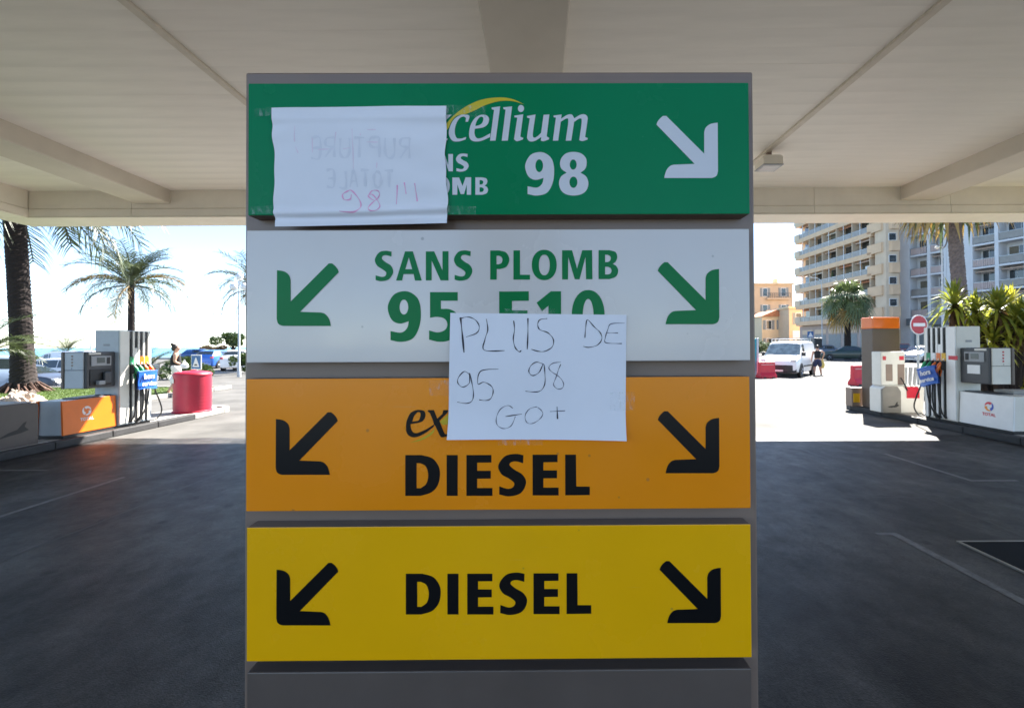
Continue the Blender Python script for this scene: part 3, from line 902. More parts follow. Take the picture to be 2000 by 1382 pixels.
# first notice: blank side with show-through and pink 98 !!!
def relief1(s, t):
    fold = 0.0045 * math.exp(-((t - 0.885 - 0.012 * math.sin(4 * s)) / 0.028) ** 2) - 0.002 * math.exp(-((t - 0.93) / 0.02) ** 2) + 0.0022 * math.exp(-((t - 0.10) / 0.03) ** 2)
    wav = 0.0010 * math.sin(26 * t + 2.5 * s + 2.5 * math.sin(5 * s + 3 * t)) * (0.2 + 0.8 * abs(2 * s - 1) ** 2) * (0.4 + 0.6 * math.sin(4 * t + 1) ** 2)
    wav += 0.0010 * math.sin(21 * t - 7 * s) * math.exp(-((s - 0.8) / 0.3) ** 2)
    du = 0.0016 * (math.sin(9 * t + 0.5) + 0.5 * math.sin(23 * t + 2)) * (abs(2 * s - 1) ** 3) * (1 if s > 0.5 else -1)
    return du, max(0.0018, 0.0042 + fold + wav + 0.006 * math.sin(math.pi * t) * math.sin(math.pi * s))
n1 = thing('paper_notice', totem.location, -SROT, 'crumpled white paper with faint reversed grey writing and pink 98 on green panel', 'notice')
s1 = Sheet([(535, 213), (871, 209), (874, 437), (540, 444)], relief1)
s1.build(n1)
cM = (470, 130, 4.0)
PINK = mat('pink_marker', (0.92, 0.44, 0.67), rough=0.7, var=0.2, nscale=40)
PINK_F = mat('faint_pink_marker', (0.86, 0.72, 0.82), rough=0.7, var=0.06, nscale=40)
GHOST = mat('ink_through_paper', (0.78, 0.775, 0.835), rough=0.75, var=0.06, nscale=30)
FONT = {'R': [[(0, 0), (0, 1)], [(0, 1), (.7, .95), (.75, .6), (0, .5)], [(.2, .5), (.8, 0)]], 'U': [[(0, 1), (0, .25), (.4, 0), (.8, .25), (.8, 1)]],
        'P': [[(0, 0), (0, 1)], [(0, 1), (.75, .95), (.75, .55), (0, .48)]], 'T': [[(0, 1), (.9, 1)], [(.45, 1), (.45, 0)]],
        'E': [[(.75, 1), (0, 1), (0, 0), (.75, 0)], [(0, .5), (.6, .5)]], 'O': [[(.4, 1), (.05, .75), (.05, .25), (.4, 0), (.75, .25), (.75, .75), (.4, 1)]],
        'A': [[(0, 0), (.4, 1), (.8, 0)], [(.15, .35), (.65, .35)]], 'L': [[(0, 1), (0, 0), (.7, 0)]]}
for word, xr, pitch, w, yt, yb in (('RUPTURE', 1330, 116, 88, 575, 730), ('TOTALE', 1205, 92, 72, 832, 955)):
    for i, ch in enumerate(word):
        mb = MB()
        for st in FONT[ch]:
            s1.stroke(mb, [(xr - i * pitch - p[0] * w, yb + (yt - yb) * p[1] + 4 * math.sin(i * 2.1)) for p in st], 5.0, cM)
        mb.build('show_through_letter', GHOST, n1, recalc=False)
for pts, w in (([(880, 1015), (870, 1050), (825, 1052), (812, 1015), (848, 990), (885, 985), (945, 1060), (948, 1115), (900, 1150), (790, 1145)], 2.6),
               ([(1010, 1025), (1040, 985), (1085, 985), (1095, 1020), (1060, 1058), (1010, 1025), (1045, 1015), (1098, 1090), (1080, 1135), (1030, 1140), (1012, 1110), (1060, 1060)], 2.2),
               ([(1235, 940), (1225, 1085)], 2.4), ([(1290, 920), (1300, 1005)], 2.4), ([(1370, 925), (1382, 1060)], 2.6)):
    mb = MB(); s1.stroke(mb, pts, w, cM); mb.build('pen_stroke', PINK, n1, recalc=False)
for pts in ([(440, 480), (436, 600)], [(575, 560), (578, 690)], [(440, 640), (462, 690)], [(760, 530), (752, 640)], [(885, 505), (895, 690), (900, 820)], [(1000, 512), (1068, 510)],
            [(1000, 610), (1090, 612)], [(620, 665), (740, 663)], [(820, 662), (875, 655)], [(1080, 765), (1078, 812)], [(950, 540), (952, 560)]):
    mb = MB(); s1.stroke(mb, pts, 2.0, cM); mb.build('pen_stroke', PINK_F, n1, recalc=False)


# clear tape
def tape_mat():
    m = bpy.data.materials.new('clear_tape')
    m.use_nodes = True
    nt = m.node_tree
    b = nt.nodes['Principled BSDF']
    b.inputs['Base Color'].default_value = (0.75, 0.80, 0.80, 1)
    b.inputs['Roughness'].default_value = 0.12
    tc = nt.nodes.new('ShaderNodeTexCoord')
    mp = nt.nodes.new('ShaderNodeMapping'); mp.inputs['Scale'].default_value = (90, 1, 40)
    n = nt.nodes.new('ShaderNodeTexNoise'); n.inputs['Scale'].default_value = 1.5; n.inputs['Detail'].default_value = 5
    nt.links.new(tc.outputs['Object'], mp.inputs[0]); nt.links.new(mp.outputs[0], n.inputs['Vector'])
    r = nt.nodes.new('ShaderNodeValToRGB')
    r.color_ramp.elements[0].position = 0.52; r.color_ramp.elements[0].color = (0.03, 0.03, 0.03, 1)
    r.color_ramp.elements[1].position = 0.82; r.color_ramp.elements[1].color = (0.5, 0.5, 0.5, 1)
    nt.links.new(n.outputs['Fac'], r.inputs[0]); nt.links.new(r.outputs[0], b.inputs['Alpha'])
    bp = nt.nodes.new('ShaderNodeBump'); bp.inputs['Strength'].default_value = 0.3; bp.inputs['Distance'].default_value = 0.002
    nt.links.new(n.outputs['Fac'], bp.inputs['Height']); nt.links.new(bp.outputs[0], b.inputs['Normal'])
    return m
TAPE = tape_mat()
def tape(root, x0, x1, y0, y1, lift=0.0011, lift2=None):
    (a, b), (c, d) = on_sign(x0, y0), on_sign(x1, y1)
    l2 = lift if lift2 is None else lift2
    mb = MB()
    def f(u, v):
        e = 0.0006 * math.sin(40 * v + u * 3) * (abs(2 * u - 1) ** 6)
        return (a + (c - a) * u + e, -(lift + (l2 - lift) * u + 0.0003 * math.sin(9 * u + 5 * v)), b + (d - b) * v)
    mb.grid(f, 16, 6)
    return mb.build('clear_tape', TAPE, root, recalc=False, smooth=True)
tape(n1, 497, 535, 213, 229, 0.0009, 0.0062); tape(n1, 871, 950, 208, 231, 0.0058, 0.0009)
tape(n1, 489, 536, 404, 419, 0.0009, 0.0062); tape(n1, 872, 930, 404, 420, 0.0062, 0.0009)
tape(n2, 985, 1085, 603, 613, 0.0012); tape(n2, 1190, 1240, 765, 800, 0.0045, 0.0012); tape(n2, 972, 1060, 857, 868, 0.0014); tape(n2, 838, 880, 742, 772, 0.0010, 0.0040)

# ------------------------------------------------------------------ islands
def island(s, label):
    """s = -1 left, +1 right; edge towards the lane"""
    x_in, x_out = 7.82 * s, 8.95 * s
    rt = thing('pump_island', (0, 0, 0), 0, label, 'traffic island', 'raised pump islands')
    top = MB()
    y0, y1 = 5.4, 11.9
    xa, xb = sorted((x_in + 0.15 * s, x_out - 0.15 * s))
    out = [(xa, y0), (xb, y0), (xb, y1 - 0.5), ((xa + xb) / 2, y1 - 0.1), (xa, y1 - 0.5)]
    top.prism(out, 'z', 0.0, 0.118)
    top.build('island_slab', CONC, rt)
    me_c = MB().box(-0.075, 0.075, 0, 0.99, 0, 0.125).mesh('kerb_stone', KERB, bevel=0.015)
    me_d = MB().box(-0.075, 0.075, 0, 0.99, 0, 0.125).mesh('kerb_stone', KERB_DARK, bevel=0.015)
    for i in range(6):
        y = y0 + i
        link('kerb_stone', me_c if (s < 0 and i == 5) else me_d, rt, (x_in + 0.075 * s, y, 0))
        link('kerb_stone', me_c, rt, (x_out - 0.075 * s, y, 0))
    n = 7
    cx, r = (x_in + x_out) / 2, abs(x_out - x_in) / 2
    for i in range(n):                                   # rounded far end
        a0, a1 = math.pi * i / n, math.pi * (i + 1) / n - 0.01
        mb = MB()
        q = lambda rr, a: (cx + rr * math.cos(a), y1 - 0.5 + rr * math.sin(a))
        mb.prism([q(r, a0), q(r, a1), q(r - 0.15, a1), q(r - 0.15, a0)], 'z', 0, 0.125)
        mb.build('kerb_stone', KERB if s < 0 else KERB_DARK, rt, bevel=0.01)
    return rt


island(-1, 'left raised island with dark kerb carrying orange pump and red barrel')
island(1, 'right raised island with dark kerb carrying white pump and brown pillar')


# ------------------------------------------------------------------ lettering from the built-in font
def text_mesh(name, txt, size, mat_, parent, loc, rot, bold=0.0, align='CENTER', sx=1.0):
    cu = bpy.data.curves.new(name, 'FONT')
    cu.body = txt
    cu.size = size
    cu.align_x = align
    cu.offset = bold
    cu.resolution_u = 3
    tmp = bpy.data.objects.new('tmp_text', cu)
    COL.objects.link(tmp)
    dg = bpy.context.evaluated_depsgraph_get()
    me = bpy.data.meshes.new_from_object(tmp.evaluated_get(dg))
    bpy.data.objects.remove(tmp)
    bpy.data.curves.remove(cu)
    me.materials.clear(); me.materials.append(mat_)
    me.name = name
    return link(name, me, parent, loc, rot, (sx, 1, 1))


def arc_band(mb, cx, cz, r0, r1, a0, a1, y, fx, n=10):
    """ring segment on a face: fx maps (u, z, out) to a point"""
    for i in range(n):
        t0, t1 = a0 + (a1 - a0) * i / n, a0 + (a1 - a0) * (i + 1) / n
        k0, k1 = i / n, (i + 1) / n
        ra0 = r1 - (r1 - r0) * (0.35 + 0.65 * k0); ra1 = r1 - (r1 - r0) * (0.35 + 0.65 * k1)
        mb.quad(fx(cx + r1 * math.cos(t0), cz + r1 * math.sin(t0), y), fx(cx + r1 * math.cos(t1), cz + r1 * math.sin(t1), y),
                fx(cx + ra1 * math.cos(t1), cz + ra1 * math.sin(t1), y), fx(cx + ra0 * math.cos(t0), cz + ra0 * math.sin(t0), y))


LOGO_R = mat('logo_red', (0.70, 0.02, 0.05), rough=0.4); LOGO_B = mat('logo_blue', (0.03, 0.08, 0.45), rough=0.4); LOGO_O = mat('logo_orange', (0.85, 0.30, 0.03), rough=0.4)
SCREEN = mat('lcd_screen', (0.10, 0.12, 0.12), rough=0.15, coat=0.5)


def pump(s, label):
    """s = -1: pump on the left island (lane side faces +X); s = +1: mirrored on the right"""
    d = -s                                       # direction towards the lane
    orange = s < 0
    root = thing('fuel_pump', (8.0 * s, 7.44, 0.118), 0, label, 'fuel pump', 'fuel pumps on the islands')
    # local: x*d towards the lane, y along the island (away), z up
    X = lambda v: v * d
    def bx(nm, m_, x0, x1, y0, y1, z0, z1, bev=0.008, par=None):
        return box(nm, m_, par or root, X(x0), X(x1), y0, y1, z0, z1, bevel=bev)
    bx('plinth', BLACK, -0.44, 0.025, 0.215, 1.94, 0.001, 0.053)
    SIDE = LGREY if orange else OFFW
    # low cabinet, leaning in at the top
    cb = MB()
    cb.prism([(X(-0.42), 0.04), (X(0.0), 0.04), (X(-0.02), 0.63), (X(-0.40), 0.63)], 'y', 0.24, 1.18)
    cb.build('cabinet', SIDE, root, bevel=0.008)
    FP = ORANGE if orange else WHITE
    fp = MB(); fp.prism([(X(0.003), 0.055), (X(0.037), 0.055), (X(0.014), 0.632), (X(-0.018), 0.632)], 'y', 0.21, 1.18)
    fpo = fp.build('front_panel', FP, root, bevel=0.006)
    fp = MB(); fp.prism([(X(-0.457), 0.02), (X(-0.423), 0.02), (X(-0.402), 0.632), (X(-0.434), 0.632)], 'y', 0.21, 1.18)
    fp.build('back_panel', FP, root, bevel=0.006)
    bx('top_tray', DGREY, -0.34, -0.06, 0.55, 1.16, 0.632, 0.652, 0.003)
    # swirl emblem and word on the front panel
    fx = lambda u, z, o: (X(0.035 - (z - 0.075) * 0.0385 + o), u, z)
    cu, cz, rr = (0.62, 0.42, 0.082)
    dsc = MB(); dsc.add([fx(cu + (rr + .012) * math.cos(2 * math.pi * k / 24), cz + (rr + .012) * math.sin(2 * math.pi * k / 24), 0.002) for k in range(24)], [tuple(range(24))])
    PALE = mat('emblem_pale', (0.80, 0.70, 0.68), rough=0.4)
    for (m_, a0, a1) in ((PALE, 0.2, 2.1), (PALE, 2.3, 4.2), (PALE, 4.4, 6.3)) if orange else ((LOGO_R, 0.2, 2.2), (LOGO_B, 2.2, 4.3), (LOGO_O, 4.3, 6.3)):
        mb = MB(); arc_band(mb, cu, cz, rr * 0.35, rr, a0, a1, 0.004, fx)
        mb.build('emblem_swirl', m_, fpo, recalc=False)
    text_mesh('emblem_word', 'TOTAL', 0.075, V_WHITE if orange else LOGO_R, fpo, fx(cu, 0.255, 0.003), (R(90), 0, R(90) if d > 0 else R(-90)), bold=0.002)
    # column with hose channels
    bx('column', LGREY if orange else OFFW, -0.40, 0.05, 1.20, 1.93, 0.05, 1.86)
    FACE = OFFW if orange else WHITE
    bx('column_cheek', FACE, 0.052, 0.075, 1.205, 1.40, 0.08, 1.85, 0.004)
    cols_y = (1.44, 1.555, 1.67, 1.785)
    for i, y in enumerate(cols_y):
        bx('hose_channel', DGREY if orange else BLACK, 0.052, 0.062, y - 0.038, y + 0.026, 0.09 if i != 1 else 0.09, 1.85, 0.0)
        bx('column_rib', FACE, 0.052, 0.078, y + 0.030, y + 0.072, 0.085, 1.85, 0.003)
        if i == 1:
            bx('channel_cover', FACE, 0.0625, 0.074, y - 0.036, y + 0.025, 1.25, 1.52, 0.002)
        m_ = (GRN, WHITE, ORANGE, YEL)[i if orange else 3 - i]
        bx('grade_label', m_, 0.078, 0.084, y - 0.042, y + 0.052, 1.20, 1.35, 0.002)
        # nozzle boot, nozzle, hose
        bx('nozzle_boot', BLACK, 0.064, 0.15, y - 0.038, y + 0.032, 1.02, 1.20, 0.012)
        nz = MB()
        nz.tube([(X(0.13), y, 1.17), (X(0.16), y + 0.01, 1.12), (X(0.20), y + 0.03, 1.00), (X(0.19), y + 0.035, 0.90)], [0.022, 0.034, 0.032, 0.02], 10)
        nz.tube([(X(0.17), y - 0.01, 1.06), (X(0.11), y + 0.02, 1.0), (X(0.12), y + 0.04, 0.90)], 0.011, 6)
        no = nz.build('nozzle', (GRN, GRN, ORANGE, ORANGE)[i if orange else 3 - i], root, smooth=True)
        sp = MB(); sp.tube([(X(0.14), y, 1.16), (X(0.09), y - 0.005, 1.20), (X(0.085), y - 0.005, 1.24)], 0.013, 8)
        sp.build('spout', CHROME, no, smooth=True)
        hz = MB()
        sw = (0.03, 0.06, 0.02, 0.05)[i]
        path = [(X(0.19), y + 0.035, 0.90), (X(0.17), y + 0.04, 0.75), (X(0.13 + sw), y + 0.03, 0.45), (X(0.12 + sw), y - 0.02, 0.20), (X(0.10), y - 0.05, 0.09), (X(0.07), y - 0.03, 0.14), (X(0.062), y, 0.4), (X(0.06), y, 0.9), (X(0.06), y, 1.7)]
        if i == 3:
            path = [(X(0.19), y + 0.035, 0.90), (X(0.17), y + 0.10, 0.66), (X(0.15), y + 0.22, 0.45), (X(0.14), y + 0.30, 0.22), (X(0.13), y + 0.20, 0.07), (X(0.11), y + 0.05, 0.05), (X(0.08), y - 0.02, 0.1), (X(0.062), y, 0.4), (X(0.06), y, 1.7)]
        if i == 2:
            path = [(X(0.19), y + 0.035, 0.90), (X(0.2), y + 0.03, 0.7), (X(0.20), y - 0.02, 0.4), (X(0.17), y - 0.12, 0.15), (X(0.13), y - 0.18, 0.07), (X(0.10), y - 0.06, 0.08), (X(0.062), y, 0.3), (X(0.06), y, 0.9), (X(0.06), y, 1.7)]
        P = [Vector(p) for p in path]
        Q = []
        for a in range(len(P) - 1):
            p0, p1, p2, p3 = P[max(a - 1, 0)], P[a], P[a + 1], P[min(a + 2, len(P) - 1)]
            for q in range(5):
                t = q / 5
                Q.append(0.5 * ((2 * p1) + (p2 - p0) * t + (2 * p0 - 5 * p1 + 4 * p2 - p3) * t * t + (3 * p1 - p0 - 3 * p2 + p3) * t ** 3))
        Q.append(P[-1])
        hz.tube(Q, 0.0135, 8)
        hz.build('hose', BLACK, root, smooth=True)
    # head: display box facing the lane, service doors on its near end
    SP = LGREY if orange else OFFW
    hd = bx('display_housing', DGREY, -0.385, -0.01, 0.64, 1.198, 0.80, 1.455, 0.02)
    bx('display_bezel', MGREY, -0.009, 0.004, 0.72, 1.10, 1.20, 1.38, 0.004, hd)
    bx('display_screen', SCREEN, 0.005, 0.009, 0.82, 0.97, 1.25, 1.35, 0.002, hd)
    bx('keypad', BLACK, 0.005, 0.012, 1.01, 1.07, 1.23, 1.35, 0.002, hd)
    bx('brand_strip', OFFW, -0.009, 0.002, 0.68, 0.90, 1.405, 1.44, 0.002, hd)
    if orange:
        bx('payment_recess', BLACK, -0.009, 0.001, 0.70, 1.10, 0.84, 1.14, 0.003, hd)
        bx('card_reader', DGREY, 0.002, 0.05, 0.93, 1.06, 0.88, 1.08, 0.01, hd)
        bx('receipt_tray', MGREY, 0.002, 0.07, 0.80, 0.92, 0.86, 0.93, 0.008, hd)
    else:
        bx('taped_card', WHITE, -0.009, 0.003, 0.80, 1.04, 0.98, 1.14, 0.0, hd)
        bx('red_tag', RED, 0.076, 0.082, 1.15, 1.34, 1.225, 1.30, 0.0)
    bx('upper_door', SP, -0.37, -0.045, 0.615, 0.638, 1.135, 1.445, 0.006, hd)
    bx('lower_door', SP, -0.37, -0.045, 0.615, 0.638, 0.81, 1.128, 0.006, hd)
    bx('edge_strip', TAUPE_DARK, -0.425, -0.375, 0.60, 1.10, 0.80, 1.455, 0.012, hd)
    for k in range(4):
        bx('pictogram', TAUPE if orange else RED, -0.25, -0.22, 0.6125, 0.6145, 1.20 + 0.055 * k, 1.23 + 0.055 * k, 0.0, hd)
    bx('door_lock', BLACK, -0.25, -0.235, 0.6125, 0.6145, 1.155, 1.17, 0.0, hd)
    bx('column_mark', MGREY, -0.24, -0.12, 1.196, 1.199, 1.56, 1.60, 0.0)
    return root


pump(-1, 'fuel pump with bright orange lower panel on the left island')
pump(1, 'fuel pump with white lower panel and red swirl on the right island')


# blue out-of-service covers hung over the nozzles
def cover(s, label, tilt):
    d = -s
    root = thing('out_of_service_cover', (8.0 * s + d * 0.245, 7.44 + 1.62, 1.0), 0, label, 'cover', 'blue out-of-service covers')
    mb = MB()
    W, H = 0.42, 0.34
    mb.grid(lambda u, v: (d * (0.018 * math.sin(3.1 * u) + 0.01 * math.sin(7 * v + 2)), (u - 0.5) * W, (v - 0.5) * H + 0.01 * math.sin(5 * u)), 12, 10)
    mb.grid(lambda u, v: (d * (-0.03 - 0.012 * math.sin(3.1 * u)), (u - 0.5) * W, (v - 0.5) * H + 0.01 * math.sin(5 * u)), 12, 10)
    o = mb.build('cover_cloth', BLUE, root, smooth=True)
    top = MB(); top.tube([(d * -0.005, -W / 2, H / 2), (d * 0.012, 0, H / 2 + 0.008), (d * -0.005, W / 2, H / 2)], 0.022, 8)
    top.build('cover_fold', BLUE, root, smooth=True)
    rz = R(90) if d > 0 else R(-90)
    text_mesh('cover_word', 'hors', 0.135, V_WHITE, root, (d * 0.036, -0.0, 0.035), (R(90), 0, rz), bold=0.005)
    text_mesh('cover_word', 'service', 0.115, V_WHITE, root, (d * 0.036, 0.0, -0.10), (R(90), 0, rz), bold=0.004)
    root.rotation_euler = (R(tilt), 0, 0)
    return root
cover(-1, 'blue cover lettered hors service over nozzles of the orange pump', 0)
cover(1, 'tilted blue cover lettered hors service over nozzles of the white pump', -14)

# ------------------------------------------------------------------ left island furniture
bn = thing('squeegee_bin', (-8.55, 6.15, 0.118), 0, 'low dark taupe box with black bird emblem on the left island', 'bin')
pts = []
L0, L1, H0, rr = 0.0, 1.2, 0.66, 0.07
for k in range(7): pts.append((L1 - rr + rr * math.sin(k / 6 * 1.5708), H0 - rr + rr * math.cos(k / 6 * 1.5708)))
pts += [(L1, 0.0), (L0, 0.0), (L0, H0)]
mb = MB(); mb.prism(pts, 'x', 0.0, 0.5); mb.build('bin_body', mat('taupe_plastic', (0.085, 0.07, 0.065), rough=0.45, var=0.1), bn, bevel=0.008)
mb = MB(); mb.prism([(p[0] * 1.0, p[1]) for p in [(0.02, 0.665), (1.12, 0.665), (1.12, 0.68), (0.02, 0.68)]], 'x', 0.02, 0.48); mb.build('bin_lid', MGREY, bn)
em = MB(); pl = [(0.62, 0.16), (0.78, 0.24), (0.9, 0.27), (0.98, 0.36), (1.03, 0.38), (1.0, 0.30), (1.06, 0.24), (0.95, 0.21), (0.80, 0.19)]
em.add([(0.503, a, b) for a, b in pl], [tuple(range(len(pl)))]); em.build('bird_emblem', BLACK, bn, recalc=False)

bar = thing('red_barrel', (-8.22, 10.85, 0.118), 0, 'red ribbed plastic barrel on the end of the left island', 'barrel')
prof = [(0.39, 0.0), (0.40, 0.03), (0.375, 0.045)]
for k in range(11):
    z = 0.08 + k * 0.075
    q_ = 0.0016 if k < 5 else 0.0004
    prof += [(0.375 - q_, z), (0.375, z + 0.02), (0.375, z + 0.045), (0.375 - q_, z + 0.06)]
prof += [(0.385, 0.87), (0.385, 0.90), (0.35, 0.935), (0.2, 0.965), (0.04, 0.975)]
MB().lathe(prof, 40).build('barrel_body', mat('red_barrel_plastic', (0.33, 0.007, 0.03), rough=0.45, var=0.15, nscale=3), bar, smooth=True, sharp=50)
MB().lathe([(0.06, 0.972), (0.06, 0.99), (0.045, 0.995), (0.001, 0.995)], 16, (0.02, 0, 0)).build('barrel_cap', RED, bar, smooth=True)
sg = MB(); sg.grid(lambda u, v: (0.388 * math.cos(-2.35 + u * 0.3), 0.388 * math.sin(-2.35 + u * 0.3), 0.70 + v * 0.1), 6, 1)
sg.build('sticker', OFFW, bar, recalc=False)

# ------------------------------------------------------------------ right island furniture
pl_ = thing('brown_pillar', (8.30, 11.05, 0.118), R(4), 'tall brown pillar with orange cap on the right island', 'pillar')
box('pillar_body', mat('brown_metal', (0.115, 0.082, 0.062), rough=0.4, var=0.08), pl_, -0.345, 0.345, -0.2, 0.15, 0.0, 1.88, bevel=0.012)
box('pillar_cap', ORANGE, pl_, -0.35, 0.35, -0.205, 0.155, 1.90, 2.17, bevel=0.02)
box('cap_shadow_gap', TAUPE_DARK, pl_, -0.335, 0.335, -0.19, 0.14, 1.88, 1.90)
su = thing('air_water_unit', (8.12, 10.30, 0.118), R(-4), 'white air and water unit with red panel beside the brown pillar', 'service unit')
mb = MB(); mb.prism([(-0.45, 0.0), (0.42, 0.0), (0.45, 0.55), (0.41, 0.6), (-0.38, 0.6), (-0.45, 0.54)], 'y', -0.2, 0.24); mb.build('unit_base', OFFW, su, bevel=0.02)
mb = MB(); mb.prism([(-0.455, 0.005), (-0.06, 0.005), (-0.06, 0.48), (-0.13, 0.59), (-0.38, 0.59), (-0.455, 0.53)], 'y', -0.212, -0.15); mb.build('taupe_front', mat('warm_grey_plastic', (0.20, 0.185, 0.16), rough=0.4), su, bevel=0.008)
mb = MB(); mb.prism([(0.06, 0.33), (0.33, 0.33), (0.33, 0.53), (0.28, 0.585), (0.02, 0.585), (0.06, 0.5)], 'y', -0.214, -0.15); mb.build('red_front', RED, su, bevel=0.008)
box('unit_tower', OFFW, su, -0.42, 0.10, -0.12, 0.2, 0.6, 1.36, bevel=0.02)
box('gauge_slot', TAUPE, su, -0.32, -0.17, -0.126, -0.1, 0.70, 1.08, bevel=0.01)
box('gauge_slot', TAUPE, su, -0.07, 0.08, -0.126, -0.1, 0.62, 1.08, bevel=0.01)
box('pictogram', RED, su, -0.38, -0.31, -0.124, -0.119, 1.17, 1.26); box('pictogram', RED, su, -0.03, 0.07, -0.124, -0.119, 1.17, 1.26)
for k in range(3):
    MB().tube([(0.18 + k * 0.09, 0.0, 0.58), (0.20 + k * 0.115, 0.02, 1.0)], [0.028, 0.034], 10).build('hose_holder', MGREY, su, smooth=True)
mb = MB(); mb.tube([(-0.02, -0.15, 0.78), (0.0, -0.22, 0.66), (0.06, -0.235, 0.5)], 0.012, 6); mb.build('air_hose', BLACK, su, smooth=True)
em = MB(); pl2 = [(-0.36, 0.14), (-0.28, 0.16), (-0.2, 0.17), (-0.16, 0.24), (-0.13, 0.25), (-0.14, 0.2), (-0.1, 0.17), (-0.17, 0.13), (-0.28, 0.12)]
em.add([(a, -0.2135, b) for a, b in pl2], [tuple(range(len(pl2)))]); em.build('bird_emblem', BLACK, su, recalc=False)
bo = thing('island_marker', (7.86, 11.35, 0.118), 0, 'short brown marker post with yellow reflector at the right island end', 'bollard')
box('post', TAUPE, bo, -0.12, 0.14, -0.12, 0.12, 0.0, 0.46, bevel=0.015)
box('reflector', YEL, bo, -0.09, 0.07, -0.135, -0.118, 0.10, 0.32, bevel=0.006)

lw = thing('low_wall', (8.60, 8.25, 0), 0, 'low smooth grey wall behind the white pump', 'wall')
box('wall_body', mat('grey_render', (0.34, 0.33, 0.32), rough=0.8, var=0.12, nscale=2, bump=0.15), lw, 0.0, 6.5, 0.0, 0.3, 0.0, 0.74, bevel=0.01)
box('wall_cap', CONC, lw, -0.02, 6.52, -0.03, 0.33, 0.74, 0.79, bevel=0.01)

# ------------------------------------------------------------------ cars
TYRE = mat('tyre_rubber', (0.015, 0.015, 0.016), rough=0.8, var=0.2)
RIM = mat('wheel_alloy', (0.38, 0.38, 0.40), rough=0.3, metal=0.8, var=0.1)
CARGLASS = mat('car_glass', (0.02, 0.028, 0.03), rough=0.03, var=0.2, coat=0.8, spec=0.8)
VANGLASS = mat('windscreen_reflection_tint', (0.20, 0.25, 0.25), rough=0.05, var=0.6, nscale=2.5, coat=0.8, spec=0.8)  # pale blotchy colour painted in for reflections on the van's windscreen
LAMP_W = mat('headlamp_glass', (0.55, 0.56, 0.58), rough=0.1, var=0.1, coat=0.6)
LAMP_R = mat('tail_lamp', (0.40, 0.012, 0.015), rough=0.15, var=0.1, coat=0.5)
TRIMB = mat('black_car_trim', (0.018, 0.018, 0.02), rough=0.5, var=0.1)
PLATE = mat('number_plate', (0.75, 0.75, 0.72), rough=0.4)
WHEELS = {}


def wheel_meshes(r, w):
    k = (r, w)
    if k not in WHEELS:
        ty = MB(); ty.lathe([(r * 0.62, -w / 2), (r * 0.93, -w / 2), (r, -w / 2 + 0.03), (r, w / 2 - 0.03), (r * 0.93, w / 2), (r * 0.62, w / 2)], 24, axis='y')
        rm = MB(); rm.lathe([(r * 0.63, -w * 0.44), (r * 0.6, w * 0.3), (r * 0.1, w * 0.42), (0.01, w * 0.44)], 20, axis='y')
        for i in range(5):
            a = i * 2 * math.pi / 5
            rm.tube([(0.05 * math.cos(a), w * 0.45, 0.05 * math.sin(a)), (r * 0.6 * math.cos(a), w * 0.46, r * 0.6 * math.sin(a))], [0.035, 0.025], 5)
        WHEELS[k] = (ty.mesh('tyre', TYRE, smooth=True), rm.mesh('rim', RIM, smooth=True))
    return WHEELS[k]


